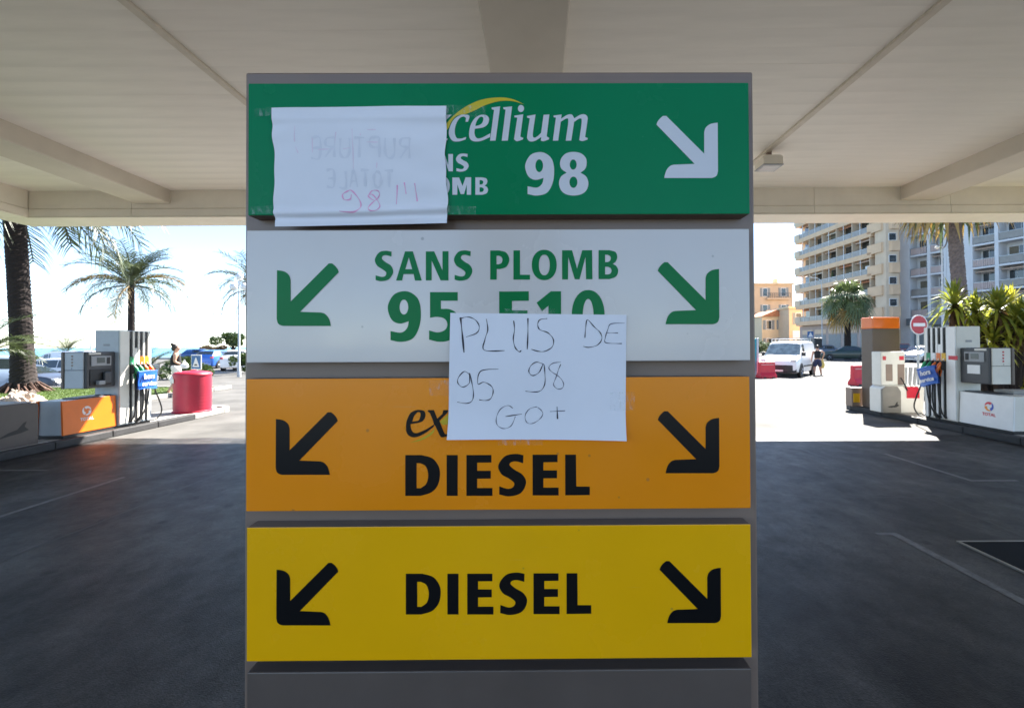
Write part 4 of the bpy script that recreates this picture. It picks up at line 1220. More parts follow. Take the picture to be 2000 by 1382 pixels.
def car(name, loc, heading, paint, label, cat, kind='hatch', group=None, L=4.0, W=1.72, H=1.48, rack=False):
    """heading: degrees, direction the nose points to (0 = +X, 90 = +Y)"""
    root = thing(name, loc, R(heading), label, cat, group)
    r = 0.31
    # stations: x (fraction from nose), hood/roof height, belt height, half-width factor, roof half-width factor
    if kind == 'hatch':
        st = [(0.0, .40, .40, .78, .74), (0.03, .52, .50, .90, .86), (0.10, .60, .58, .97, .90), (0.22, .655, .62, 1, .90), (0.285, .69, .64, 1, .86), (0.44, .95, .655, 1, .70), (0.52, .985, .66, 1, .70), (0.70, 1.0, .68, 1, .70), (0.87, .955, .70, 1, .68), (0.955, .72, .69, .97, .80), (0.99, .60, .58, .93, .86), (1.0, .45, .45, .88, .82)]
        ws, rs = (4, 5), (8, 9)
    elif kind == 'saloon':
        st = [(0.0, .40, .40, .78, .74), (0.03, .52, .50, .90, .86), (0.10, .60, .58, .97, .90), (0.24, .655, .62, 1, .90), (0.295, .68, .64, 1, .86), (0.44, .95, .655, 1, .70), (0.52, .99, .66, 1, .70), (0.66, .99, .67, 1, .68), (0.74, .93, .68, 1, .68), (0.86, .72, .69, .99, .84), (0.985, .68, .66, .93, .86), (1.0, .45, .45, .88, .82)]
        ws, rs = (4, 5), (8, 9)
    elif kind == 'suv':
        st = [(0.0, .42, .42, .80, .76), (0.02, .56, .54, .92, .88), (0.10, .62, .60, .98, .92), (0.24, .66, .63, 1, .92), (0.28, .68, .64, 1, .88), (0.40, .95, .65, 1, .76), (0.48, .985, .65, 1, .77), (0.72, 1.0, .66, 1, .77), (0.90, .975, .66, 1, .75), (0.975, .68, .66, .97, .84), (0.99, .60, .58, .94, .88), (1.0, .42, .42, .88, .84)]
        ws, rs = (4, 5), (8, 9)
    else:                                          # small delivery van
        st = [(0.0, .34, .34, .80, .76), (0.02, .44, .43, .92, .88), (0.07, .50, .49, .98, .92), (0.15, .555, .53, 1, .92), (0.185, .585, .55, 1, .90), (0.335, .93, .56, 1, .80), (0.40, .965, .56, 1, .82), (0.70, .985, .56, 1, .84), (0.96, .975, .56, 1, .84), (0.99, .90, .55, .99, .86), (0.995, .50, .48, .98, .9), (1.0, .36, .36, .95, .9)]
        ws, rs = (4, 5), (8, 9)
    z0 = 0.19
    rings = []
    for (x, zr, zb, wf, rf) in st:
        X = L / 2 - x * L
        hw, rw = W / 2 * wf, W / 2 * rf
        zt, zbelt = zr * H, zb * H
        if zt - zbelt < 0.05: zbelt = zt - 0.04
        low = z0 if 0.02 < x < 0.985 else z0 + 0.10
        rings.append([(X, 0, low), (X, hw * 0.80, low), (X, hw * 0.96, low + 0.07), (X, hw, low + (zbelt - low) * 0.45), (X, hw * 0.985, zbelt - 0.06), (X, hw * 0.95, zbelt),
                      (X, rw * 1.0, zt - min(0.07, (zt - zbelt) * .5)), (X, rw * 0.86, zt - 0.012), (X, rw * 0.45, zt), (X, 0, zt + 0.006)])
    n = len(rings[0])
    mb = MB()
    full = []
    for rg_ in rings:
        full.append(rg_ + [(p[0], -p[1], p[2]) for p in rg_[-2:0:-1]])
    m = len(full[0])
    vs = [p for f in full for p in f]
    fs = []
    for i in range(len(full) - 1):
        for k in range(m):
            k2 = (k + 1) % m
            fs.append((i * m + k, i * m + k2, (i + 1) * m + k2, (i + 1) * m + k))
    fs += [tuple(range(m)), tuple(range((len(full) - 1) * m, len(full) * m))]
    mb.add(vs, fs)
    body = mb.build('body', paint, root, smooth=True, sharp=28)
    # panes lie just proud of the shell
    def pane(nm, quads, off=0.006):
        p = MB()
        for q in quads:
            q = [Vector(v) for v in q]
            c = sum(q, Vector()) / len(q)
            nr = (q[1] - q[0]).cross(q[-1] - q[0]).normalized()
            if nr.dot(c - Vector((0, 0, H * 0.45))) < 0: nr = -nr
            p.add([v + nr * off for v in q], [tuple(range(len(q)))])
        return p.build(nm, VANGLASS if (kind == 'van' and nm == 'windscreen') else CARGLASS, root, recalc=False, smooth=True)
    def lerp(a, b, t): return tuple(a[i] + (b[i] - a[i]) * t for i in range(3))
    def across(i0, i1, t0, t1):
        a, b = full[i0], full[i1]
        idx = [6, 7, 8, 9, 10, 11, 12]
        idx = [j for j in range(6, m - 5)]
        qs = []
        for j in range(len(idx) - 1):
            p, q = idx[j], idx[j + 1]
            qs.append([lerp(a[p], b[p], t0), lerp(a[q], b[q], t0), lerp(a[q], b[q], t1), lerp(a[p], b[p], t1)])
        return qs
    pane('windscreen', across(ws[0], ws[1], 0.06, 0.93))
    if kind != 'van':
        pane('rear_window', across(rs[0], rs[1], 0.12, 0.90 if kind == 'saloon' else 0.80))
    segs = {'hatch': [(5, 6, .25, 1), (6, 7, 0, 1), (7, 8, 0.0, 0.9)], 'saloon': [(5, 6, .25, 1), (6, 7, 0, 1), (7, 8, 0, .9)], 'suv': [(5, 6, .2, 1), (6, 7, 0, 1), (7, 8, 0, .85)], 'van': [(5, 6, 0.0, 1), (6, 7, 0, 0.12)]}[kind]
    for side in (0, 1):
        ia, ib = (5, 6) if side == 0 else (m - 5, m - 6)
        for si, (i0, i1, t0, t1) in enumerate(segs):
            e = 0.025
            a0, a1 = lerp(full[i0][ia], full[i1][ia], t0 + e), lerp(full[i0][ia], full[i1][ia], t1 - e)
            b0, b1 = lerp(full[i0][ib], full[i1][ib], t0 + e), lerp(full[i0][ib], full[i1][ib], t1 - e)
            pane('side_window', [[lerp(a0, b0, .10), lerp(a1, b1, .10), lerp(a1, b1, .90), lerp(a0, b0, .90)]])
    # wheels with dark arches
    ty, rm = wheel_meshes(r, 0.19)
    for fx in (0.19, 0.81) if kind != 'van' else (0.17, 0.79):
        for sd in (1, -1):
            wx = L / 2 - fx * L
            ar = MB(); ar.lathe([(r * 1.22, 0.0), (r * 1.22, 0.012)], 24, (wx, W / 2 * sd - (0.0 if sd > 0 else 0.012), r + 0.02), 'y')
            ar.build('wheel_arch', TRIMB, root)
            wo = link('wheel', ty, root, (wx, sd * (W / 2 - 0.075), r), (0, 0, 0 if sd > 0 else math.pi))
            link('rim', rm, wo)
    # lights, bumpers, mirrors, plates
    zl = 0.47 * H if kind != 'van' else 0.43 * H
    for sd in (1, -1):
        y0, y1 = sd * W * 0.30, sd * W * 0.44
        box('headlight', LAMP_W, root, L / 2 - 0.30, L / 2 - 0.045, y0, y1, zl - 0.02, zl + 0.10, bevel=0.03)
        zt = 0.56 * H
        if kind == 'van': box('tail_light', LAMP_R, root, -L / 2 - 0.005, -L / 2 + 0.1, sd * W * 0.43, sd * W * 0.49, 0.42 * H, 0.66 * H, bevel=0.015)
        else: box('tail_light', LAMP_R, root, -L / 2 - 0.01 + (0.0 if kind == 'saloon' else 0.0), -L / 2 + 0.22, sd * W * 0.36, sd * W * 0.468, zt, zt + 0.14, bevel=0.02)
        mx = L / 2 - (0.33 if kind != 'van' else 0.25) * L
        mb = MB(); mb.box(mx - 0.06, mx + 0.08, sd * (W / 2 + 0.02) - 0.09, sd * (W / 2 + 0.02) + 0.09, 0.66 * H if kind != 'van' else 0.57 * H, 0.66 * H + 0.13 if kind != 'van' else 0.57 * H + 0.2)
        mb.build('mirror', TRIMB if kind == 'van' else paint, root, bevel=0.03)
        if kind in ('van', 'suv'):
            box('side_strip', TRIMB, root, -L * 0.20, L * 0.22, sd * (W / 2 - 0.004), sd * (W / 2 + 0.012), 0.50, 0.58, bevel=0.006)
    lowm = TRIMB if kind in ('van', 'suv') else paint
    mb = MB(); mb.prism([(L / 2 - 0.10, -W * 0.46), (L / 2 + 0.015, -W * 0.36), (L / 2 + 0.03, 0), (L / 2 + 0.015, W * 0.36), (L / 2 - 0.10, W * 0.46)], 'z', 0.24, 0.52 if kind != 'van' else 0.62)
    mb.build('front_bumper', lowm, root, bevel=0.03)
    mb = MB(); mb.prism([(-L / 2 + 0.10, -W * 0.47), (-L / 2 - 0.02, -W * 0.42), (-L / 2 - 0.03, 0), (-L / 2 - 0.02, W * 0.42), (-L / 2 + 0.10, W * 0.47)], 'z', 0.26, 0.52)
    mb.build('rear_bumper', lowm, root, bevel=0.03)
    box('grille', TRIMB, root, L / 2 - 0.02, L / 2 + 0.036, -W * 0.2, W * 0.2, 0.40, 0.47, bevel=0.008)
    box('number_plate', PLATE, root, -L / 2 - 0.042, -L / 2 - 0.03, -0.26, 0.26, 0.38 if kind == 'saloon' else 0.40, 0.50, bevel=0.003)
    box('number_plate', PLATE, root, L / 2 + 0.03, L / 2 + 0.045, -0.26, 0.26, 0.29, 0.38, bevel=0.003)
    if rack:
        for x in (0.35, -0.3, -1.1):
            mb = MB(); mb.tube([(x, -W * 0.40, H * 0.95), (x, -W * 0.38, H + 0.10), (x, W * 0.38, H + 0.10), (x, W * 0.40, H * 0.95)], 0.022, 6)
            mb.build('roof_rack_bar', STEEL, root, smooth=True)
    return root


def paint(name, col, metal=0.0): return mat('car_paint_' + name, col, rough=0.32, var=0.05, coat=0.35, metal=metal)


pg = on_ground(1541, 738)
car('delivery_van', (13.55, 24.6, 0), 228, paint('white', (0.78, 0.78, 0.78)), 'white delivery van with roof rack beyond the forecourt', 'van', 'van', L=4.3, W=1.85, H=1.86, rack=True)
def px_car(px, y, z=0.0):
    p = at(px, 700, y); return (p.x, y, z)
car('dark_car', px_car(1652, 46.5), 148, paint('dark_green', (0.012, 0.035, 0.03)), 'dark green saloon with red tail light parked before the beige block', 'car', 'saloon', 'cars parked by the apartment blocks', L=4.5)
car('silver_blue_car', px_car(1614, 55), 20, paint('blue_grey', (0.20, 0.25, 0.32), 0.3), 'blue grey estate parked behind the walking person', 'car', 'suv', 'cars parked by the apartment blocks', L=4.3, H=1.6)
car('silver_car', px_car(1792, 41), 215, paint('silver', (0.42, 0.42, 0.43), 0.5), 'silver hatchback nose-on left of the no-entry post', 'car', 'hatch', 'cars parked by the apartment blocks', L=4.1)
car('red_car', px_car(1760, 47), 230, paint('dark_red', (0.20, 0.02, 0.025)), 'dark red and glass estate behind the silver hatchback', 'car', 'suv', 'cars parked by the apartment blocks', L=4.4, H=1.7)
car('blue_car', px_car(428, 36.5, -0.02), 92, paint('blue', (0.03, 0.13, 0.50), 0.2), 'bright blue hatchback seen from behind by the sea', 'car', 'hatch', 'cars parked by the sea', L=4.0, H=1.45)
car('grey_hatchback', px_car(1574, 63), 25, paint('silver', (0.42, 0.42, 0.43), 0.5), 'small silver car far back left of the crossing sign', 'car', 'hatch', 'cars parked by the apartment blocks', L=3.9)
car('black_car', px_car(1695, 52), 165, paint('black', (0.015, 0.016, 0.018)), 'black car half hidden by the brown pillar', 'car', 'hatch', 'cars parked by the apartment blocks', L=4.0)
car('blue_car', px_car(398, 52, 0), 20, paint('deep_blue', (0.02, 0.07, 0.22), 0.2), 'deep blue car farther back left of the bright blue hatchback', 'car', 'hatch', 'cars parked by the sea', L=4.0, H=1.45)
car('white_car', px_car(473, 33, 0), 108, paint('white', (0.78, 0.78, 0.78)), 'white car half hidden by the totem edge', 'car', 'hatch', 'cars parked by the sea', L=4.0, H=1.45)
car('grey_car', (-25.7, 23.0, -0.65), 2, paint('slate', (0.045, 0.052, 0.07)), 'slate grey car right behind the big palm trunk', 'car', 'hatch', 'cars in the lower car park', L=4.1, H=1.46)
car('white_estate', (-28.0, 26.3, -0.65), 183, paint('white', (0.78, 0.78, 0.78)), 'white estate car behind the slate grey car', 'car', 'suv', 'cars in the lower car park', L=4.6, W=1.85, H=1.72)
car('silver_van', (-22.9, 19.0, -0.65), 139, paint('pale_blue_silver', (0.24, 0.31, 0.42), 0.2), 'pale blue people carrier with red tail light at the left picture edge', 'car', 'suv', 'cars in the lower car park', L=4.4, W=1.85, H=2.0)
car('white_van', (-29.6, 28.8, -0.65), 179, paint('white', (0.78, 0.78, 0.78)), 'white van showing its flat roof behind the left pump head', 'van', 'van', 'cars in the lower car park', L=4.8, W=1.9, H=2.15)


# ------------------------------------------------------------------ people
def skin_mesh(name, joints, bones, material, sub=2):
    """joints: {key: (xyz, radius or (rx, ry))}"""
    keys = list(joints)
    me = bpy.data.meshes.new(name)
    me.from_pydata([joints[k][0] for k in keys], [(keys.index(a), keys.index(b)) for a, b in bones], [])
    ob = bpy.data.objects.new('tmp_skin', me)
    COL.objects.link(ob)
    md = ob.modifiers.new('skin', 'SKIN')
    for i, k in enumerate(keys):
        r_ = joints[k][1]
        me.skin_vertices[0].data[i].radius = r_ if isinstance(r_, tuple) else (r_, r_)
        me.skin_vertices[0].data[i].use_root = (i == 0)
    md.use_smooth_shade = True
    sb = ob.modifiers.new('sub', 'SUBSURF'); sb.levels = sub; sb.render_levels = sub
    dg = bpy.context.evaluated_depsgraph_get()
    res = bpy.data.meshes.new_from_object(ob.evaluated_get(dg))
    bpy.data.objects.remove(ob)
    res.materials.clear(); res.materials.append(material)
    res.name = name
    return res


SKIN = mat('skin', (0.50, 0.29, 0.20), rough=0.55, var=0.08, nscale=8)
HAIR = mat('dark_hair', (0.02, 0.013, 0.01), rough=0.5, var=0.3, nscale=20)
C_BLACK = mat('black_cloth', (0.015, 0.014, 0.016), rough=0.9, var=0.3)
C_WHITE = mat('white_cloth', (0.72, 0.70, 0.67), rough=0.9, var=0.1)
C_NAVY = mat('navy_cloth', (0.035, 0.045, 0.10), rough=0.9, var=0.3)
BAGW = mat('white_plastic_bag', (0.74, 0.74, 0.74), rough=0.4, var=0.08)


def person(loc, rz, H, label, legs, arms, top_m, bottom_m, long_hair, short_len):
    """local +Y is where the person walks to; legs/arms give joint points at height 1"""
    root = thing('person', loc, rz, label, 'person', None)
    def S(p): return tuple(c * H for c in p)
    J = {'pelvis': (S((0, 0, .52)), 0.088 * H), 'waist': (S((0, 0, .60)), 0.076 * H), 'chest': (S((0, .0, .72)), 0.086 * H), 'neck0': (S((0, -.005, .815)), 0.052 * H),
         'neck': (S((0, .004, .855)), .036 * H), 'head0': (S((0, .016, .895)), 0.052 * H), 'head1': (S((0, .010, .935)), 0.062 * H), 'head2': (S((0, .006, .972)), 0.046 * H)}
    B = [('pelvis', 'waist'), ('waist', 'chest'), ('chest', 'neck0'), ('neck0', 'neck'), ('neck', 'head0'), ('head0', 'head1'), ('head1', 'head2')]
    for sd, k in ((-1, 'l'), (1, 'r')):
        hip, knee, ank, toe = legs[k]
        J['hip' + k] = (S(hip), .062 * H); J['knee' + k] = (S(knee), .039 * H); J['calf' + k] = (S(tuple(knee[i] * .65 + ank[i] * .35 for i in range(3))), .040 * H)
        J['ank' + k] = (S(ank), .025 * H); J['toe' + k] = (S(toe), (.020 * H, .013 * H))
        B += [('pelvis', 'hip' + k), ('hip' + k, 'knee' + k), ('knee' + k, 'calf' + k), ('calf' + k, 'ank' + k), ('ank' + k, 'toe' + k)]
        sh, el, wr, hd = arms[k]
        J['sh' + k] = (S(sh), .040 * H); J['el' + k] = (S(el), .027 * H); J['wr' + k] = (S(wr), .019 * H); J['hd' + k] = (S(hd), (.020 * H, .012 * H))
        B += [('chest', 'sh' + k), ('sh' + k, 'el' + k), ('el' + k, 'wr' + k), ('wr' + k, 'hd' + k)]
        # fingers
        d = (Vector(hd) - Vector(wr)).normalized()
        side = d.cross(Vector((1, 0, 0))).normalized()
        for fi, (o, ln) in enumerate(((-.018, .030), (-.007, .040), (.003, .044), (.012, .040), (.020, .032))):
            base = Vector(hd) + side * o * (0.8) + d * (-.012 if fi == 0 else .006)
            mid_ = base + d * ln * 0.55 + side * o * .3
            tip = mid_ + d * ln * 0.45 + Vector((-sd * .008, 0, 0))
            J['f%s%d' % (k, fi)] = (S(base), .0062 * H); J['g%s%d' % (k, fi)] = (S(mid_), .0055 * H); J['t%s%d' % (k, fi)] = (S(tip), .0045 * H)
            B += [('hd' + k, 'f%s%d' % (k, fi)), ('f%s%d' % (k, fi), 'g%s%d' % (k, fi)), ('g%s%d' % (k, fi), 't%s%d' % (k, fi))]
    # nose, ears
    J['nose'] = (S((0, .078, .918)), .012 * H); B.append(('head1', 'nose'))
    link('body', skin_mesh('body', J, B, SKIN), root)
    fc = MB()
    for sx in (-1, 1): fc.lathe([(0.001, -0.004 * H), (.006 * H, 0), (0.001, 0.004 * H)], 8, S((sx * .018, .060, .932)), 'y')
    fc.box(-.014 * H, .014 * H, .060 * H, .066 * H, .899 * H, .904 * H)
    fc.build('face_features', HAIR, root, smooth=True)
    hm = MB()
    def blob(c, r):
        hm.grid(lambda u, v: ((c[0] + r[0] * math.sin(math.pi * v) * math.cos(2 * math.pi * u)) * H, (c[1] + r[1] * math.sin(math.pi * v) * math.sin(2 * math.pi * u)) * H, (c[2] + r[2] * math.cos(math.pi * v)) * H), 16, 10)
    blob((0, -.014, .948), (.056, .058, .064))
    if long_hair:
        blob((0, -.030, .915), (.050, .045, .055)); blob((0, -.055, 1.0), (.032, .032, .032))      # nape and tied-up bun
    hm.build('hair', HAIR, root, smooth=True, sharp=180)
    tj = {'h': (S((0, 0, .545)), .100 * H), 'w': (S((0, 0, .60)), 0.098 * H), 'c': (S((0, 0, .70)), .102 * H), 'n': (S((0, -.005, .775)), .086 * H)}
    tb = [('h', 'w'), ('w', 'c'), ('c', 'n')]
    for sd, k in ((-1, 'l'), (1, 'r')):
        sh = arms[k][0]; tj['s' + k] = (S((sh[0] * .72, sh[1] * .9, sh[2])), .048 * H); tb.append(('n', 's' + k))
    link('top', skin_mesh('top', tj, tb, top_m), root)
    bj = {'p': (S((0, 0, .52)), 0.112 * H), 'w': (S((0, 0, .612)), 0.098 * H)}
    bb = [('p', 'w')]
    for k in ('l', 'r'):
        hip, knee = legs[k][0], legs[k][1]
        e = tuple(hip[i] + (knee[i] - hip[i]) * short_len for i in range(3))
        bj['h' + k] = (S(hip), .080 * H); bj['e' + k] = (S(e), .068 * H)
        bb += [('p', 'h' + k), ('h' + k, 'e' + k)]
    link('shorts', skin_mesh('shorts', bj, bb, bottom_m), root)
    for k in ('l', 'r'):
        a, t = Vector(legs[k][2]) * H, Vector(legs[k][3]) * H
        dd = (t - a).normalized()
        sm = MB(); sm.tube([a - dd * .03 * H + Vector((0, 0, -.022 * H)), a + Vector((0, 0, -.022 * H)), t + dd * .02 * H + Vector((0, 0, -.006 * H))], [.020 * H, .026 * H, .022 * H], 8, squash=0.6)
        sm.build('shoe', C_BLACK if not long_hair else mat('tan_sandal', (0.35, 0.2, 0.11), rough=0.7), root, smooth=True)
    return root


wp = on_ground(343, 768, 0.12)
stride = {'l': [(-.045, 0, .50), (-.05, .035, .28), (-.05, -.115, .055), (-.05, -.075, .018)], 'r': [(.045, 0, .50), (.05, .10, .285), (.05, .125, .045), (.05, .205, .016)]}
arm_w = {'l': [(-.105, 0, .805), (-.125, -.04, .64), (-.12, -.02, .50), (-.12, -.01, .455)], 'r': [(.105, 0, .805), (.13, -.02, .65), (.13, .10, .585), (.125, .14, .575)]}
person((wp.x, wp.y, 0.115), R(-52), 1.63, 'person in black top and white shorts walking with white bags on the lawn', stride, arm_w, C_BLACK, C_WHITE, True, 0.68)


def bag(name, loc, rz, w, d, h, material, label):
    root = thing(name, loc, rz, label, 'bag')
    rr = random.Random(int(h * 1000))
    mb = MB()
    n, k = 16, 8
    vs, fs = [], []
    for j in range(k + 1):
        t = j / k
        f = (0.55 + 0.45 * math.sin(math.pi * min(1, 0.25 + (1 - t) * 0.6))) * (0.75 if t == 0 else 1) * (1 - 0.6 * max(0, t - 0.7) / 0.3)
        for i in range(n):
            a = 2 * math.pi * i / n
            q = 1 + 0.10 * math.sin(3 * a + j) + rr.uniform(-.05, .05)
            vs.append((w / 2 * f * q * math.cos(a), d / 2 * f * q * math.sin(a), -h + h * t))
    for j in range(k):
        for i in range(n):
            fs.append((j * n + i, j * n + (i + 1) % n, (j + 1) * n + (i + 1) % n, (j + 1) * n + i))
    fs += [tuple(range(n)), tuple(range(k * n, (k + 1) * n))]
    mb.add(vs, fs)
    mb.build('bag_body', material, root, smooth=True)
    hd = MB(); hd.tube([(-w * .15, 0, -0.02), (-w * .08, 0, 0.07), (0, 0, 0.095), (w * .08, 0, 0.07), (w * .15, 0, -0.02)], 0.012, 6)
    hd.build('bag_handle', material, root, smooth=True)
    return root
mw = Matrix.Rotation(R(-52), 3, 'Z')
q = mw @ Vector((-.12 * 1.63, -.01 * 1.63, .455 * 1.63)); bag('plastic_bag', (wp.x + q.x, wp.y + q.y, 0.115 + q.z - 0.12), R(20), 0.28, 0.18, 0.36, BAGW, 'white plastic bag hanging low from the walking person\'s hand')
q = mw @ Vector((.125 * 1.63, .14 * 1.63, .575 * 1.63)); bag('shopping_bag', (wp.x + q.x, wp.y + q.y, 0.115 + q.z + 0.09), R(60), 0.24, 0.15, 0.2, BAGW, 'white bundle held at waist height by the walking person')

mp = on_ground(1597, 732.5)
stride2 = {'l': [(-.045, 0, .50), (-.075, .02, .28), (-.10, -.06, .05), (-.105, .0, .018)], 'r': [(.045, 0, .50), (.08, .06, .28), (.11, .07, .045), (.115, .14, .016)]}
arm_m = {'l': [(-.115, 0, .805), (-.15, -.01, .65), (-.165, .02, .51), (-.165, .03, .465)], 'r': [(.115, 0, .805), (.20, .02, .735), (.17, .06, .60), (.15, .08, .56)]}
person((mp.x, mp.y, 0), R(-25), 1.60, 'person in black vest and navy shorts walking away beside the white van', stride2, arm_m, C_BLACK, C_NAVY, False, 1.05)
mw = Matrix.Rotation(R(-25), 3, 'Z')
q = mw @ Vector((.152 * 1.6, .082 * 1.6, .492 * 1.6)); bag('yellow_bag', (mp.x + q.x, mp.y + q.y, q.z), R(20), 0.26, 0.14, 0.42, mat('yellow_bag', (0.62, 0.44, 0.10), rough=0.5), 'long yellow shopping bag carried by the person near the van')

# ------------------------------------------------------------------ palms and plants
PALM_A = leaf_mat('palm_leaf', (0.075, 0.095, 0.034), (0.026, 0.040, 0.017), 0.22)
PALM_DRY = leaf_mat('palm_leaf_dry', (0.34, 0.22, 0.06), (0.16, 0.10, 0.03), 0.3)
PALM_G = leaf_mat('fan_palm_leaf', (0.13, 0.17, 0.06), (0.05, 0.075, 0.03), 0.25)
YUCCA = leaf_mat('yucca_leaf', (0.50, 0.47, 0.055), (0.15, 0.20, 0.033), 0.5, 6.0)
YUC_DRY = leaf_mat('yucca_dead_leaf', (0.16, 0.085, 0.04), (0.07, 0.035, 0.02), 0.2)
LEAF = leaf_mat('shrub_leaf', (0.09, 0.14, 0.03), (0.03, 0.055, 0.015), 0.3)
LEAF_R = leaf_mat('reddish_shrub_leaf', (0.14, 0.09, 0.05), (0.05, 0.05, 0.02), 0.3)
BARK = mat('palm_bark', (0.022, 0.014, 0.012), rough=0.95, var=0.5, nscale=9, bump=0.8, bscale=25)
BARK2 = mat('grey_palm_bark', (0.15, 0.115, 0.10), rough=0.95, var=0.4, nscale=9, bump=0.8, bscale=25)


def frond_mesh(name, L, th0, droop, material, nl=26, leaf=0.30, seed=0, drop=0.25):
    """one feather palm frond; starts at the origin, heading +X"""
    rr = random.Random(seed)
    mb = MB()
    pts, x, z, n = [], 0.0, 0.0, 12
    for i in range(n + 1):
        t = i / n
        a = th0 - droop * t ** 1.35
        pts.append((Vector((x, 0, z)), a))
        x += math.cos(a) * L / n; z += math.sin(a) * L / n
    mb.tube([p for p, _ in pts], [0.028 * (1 - 0.85 * i / n) * L / 3 + 0.003 for i in range(n + 1)], 4, cap=False)
    for k in range(nl):
        t = 0.14 + 0.86 * (k + 0.5) / nl
        f = t * n
        i = min(int(f), n - 1)
        p = pts[i][0].lerp(pts[i + 1][0], f - i)
        a = pts[i][1]
        fw = Vector((math.cos(a), 0, math.sin(a))); up = Vector((-math.sin(a), 0, math.cos(a)))
        ln = L * leaf * (0.45 + 0.75 * math.sin(math.pi * min(1, 0.2 + 0.68 * t))) * rr.uniform(0.85, 1.1)
        for sd in (-1, 1):
            d = (fw * rr.uniform(0.75, 1.0) + Vector((0, sd, 0)) * 0.85 + up * rr.uniform(0.05, 0.5)).normalized()
            w = fw * 0.016 * L / 3 * 1.5
            mid_ = p + d * ln * 0.55 + Vector((0, 0, -drop * ln * 0.2))
            tip = p + d * ln * 0.95 + Vector((0, 0, -drop * ln * rr.uniform(0.7, 1.2)))
            mb.add([p - w, p + w, mid_ + w * 0.9, tip, mid_ - w * 0.9], [(0, 1, 2, 4), (4, 2, 3)])
    return mb.mesh(name, material, recalc=False)


def fan_mesh(name, L, th0, droop, material, seed=0, blades=17):
    """fan palm leaf: stalk and radiating blades"""
    rr = random.Random(seed)
    mb = MB()
    st = L * 0.5
    e = Vector((math.cos(th0) * st, 0, math.sin(th0) * st))
    mb.tube([(0, 0, 0), e * 0.5 + Vector((0, 0, 0.05 * L)), e], [0.02, 0.014, 0.01], 4, cap=False)
    a0 = th0 - droop
    fw = Vector((math.cos(a0), 0, math.sin(a0))); up = Vector((-math.sin(a0), 0, math.cos(a0)))
    for k in range(blades):
        a = -2.0 + 4.0 * k / (blades - 1)
        d = fw * math.cos(a) + Vector((0, 1, 0)) * math.sin(a) + up * 0.12
        ln = L * 0.55 * rr.uniform(0.85, 1.05)
        w = (fw * -math.sin(a) + Vector((0, 1, 0)) * math.cos(a)) * 0.05 * L * 0.5
        m_ = e + d * ln * 0.6
        tip = e + d * ln * 0.9 + Vector((0, 0, -ln * rr.uniform(0.15, 0.45)))
        mb.add([e, m_ + w, tip, m_ - w], [(0, 1, 2, 3)])
    return mb.mesh(name, material, recalc=False)


def trunk(name, base, top, r0, r1, material, parent, rings=40, rough=0.12, flare=0.0):
    """palm trunk wrapped in spiralling, uneven old leaf bases"""
    mb = MB()
    b, t = Vector(base), Vector(top)
    rr = random.Random(int(r0 * 1000) + rings)
    seg, n = 20, rings * 3
    jit = [[rr.uniform(0.4, 1.3) for _ in range(seg)] for _ in range(n + 1)]
    vs, fs = [], []
    for i in range(n + 1):
        k = i / n
        p = b.lerp(t, k) + Vector((0.10 * math.sin(k * 2.2), 0.05 * math.sin(k * 3), 0)) * (t - b).length * 0.05
        for j in range(seg):
            ph = (k * rings + (j % 2) * 0.5 + 0.12 * math.sin(j * 2.3)) % 1.0
            r_ = (r0 + (r1 - r0) * k) * (1 - rough * 0.7 + rough * 1.3 * ph * jit[i][j]) + flare * math.exp(-k * 14)
            a = 2 * math.pi * j / seg
            vs.append((p.x + r_ * math.cos(a), p.y + r_ * math.sin(a), p.z))
    for i in range(n):
        for j in range(seg):
            j2 = (j + 1) % seg
            fs.append((i * seg + j, i * seg + j2, (i + 1) * seg + j2, (i + 1) * seg + j))
    fs += [tuple(range(seg - 1, -1, -1)), tuple(range(n * seg, (n + 1) * seg))]
    mb.add(vs, fs)
    return mb.build(name, material, parent, smooth=False, recalc=False)


PHX = [frond_mesh('frond', 1.0, R(66), R(62), PALM_A, seed=1, leaf=0.235), frond_mesh('frond', 1.0, R(42), R(80), PALM_A, seed=2, leaf=0.235), frond_mesh('frond', 1.0, R(20), R(90), PALM_A, seed=3, drop=0.5, leaf=0.235), frond_mesh('frond', 1.0, R(-5), R(85), PALM_A, seed=4, drop=0.6, leaf=0.235)]
PHX_DRY = [frond_mesh('frond', 1.0, R(28), R(82), PALM_DRY, seed=5, drop=0.4, leaf=0.235), frond_mesh('frond', 1.0, R(-20), R(70), PALM_DRY, seed=6, drop=0.5, leaf=0.235)]


def feather_palm(name, x, y, z0, z1, r0, r1, L, n, label, group, seed=0, lean=(0, 0), flare=0.0, dry=0.12, bark=None, ups=(0, 1, 2, 3)):
    rr = random.Random(seed)
    root = thing(name, (x, y, z0), 0, label, 'palm tree', group)
    top = (lean[0], lean[1], z1 - z0)
    if z1 - z0 > 0.4:
        trunk('trunk', (0, 0, -0.05), top, r0, r1, bark or BARK, root, rings=int(8 * (z1 - z0)), flare=flare, rough=0.09)
    for i in range(n):
        k = i / n
        ti = ups[min(len(ups) - 1, int(k * len(ups)))]
        me = PHX[ti]
        if rr.random() < dry and ti >= 1: me = PHX_DRY[0 if ti < 3 else 1]
        s = L * rr.uniform(0.85, 1.08)
        o = link('frond', me, root, (top[0] + rr.uniform(-.05, .05), top[1] + rr.uniform(-.05, .05), top[2] + 0.12 * (1 - k)),
                 (rr.uniform(-.12, .12), rr.uniform(-.15, .15), i * 2.39996 + rr.uniform(-.2, .2)), (s, s, s))
    return root


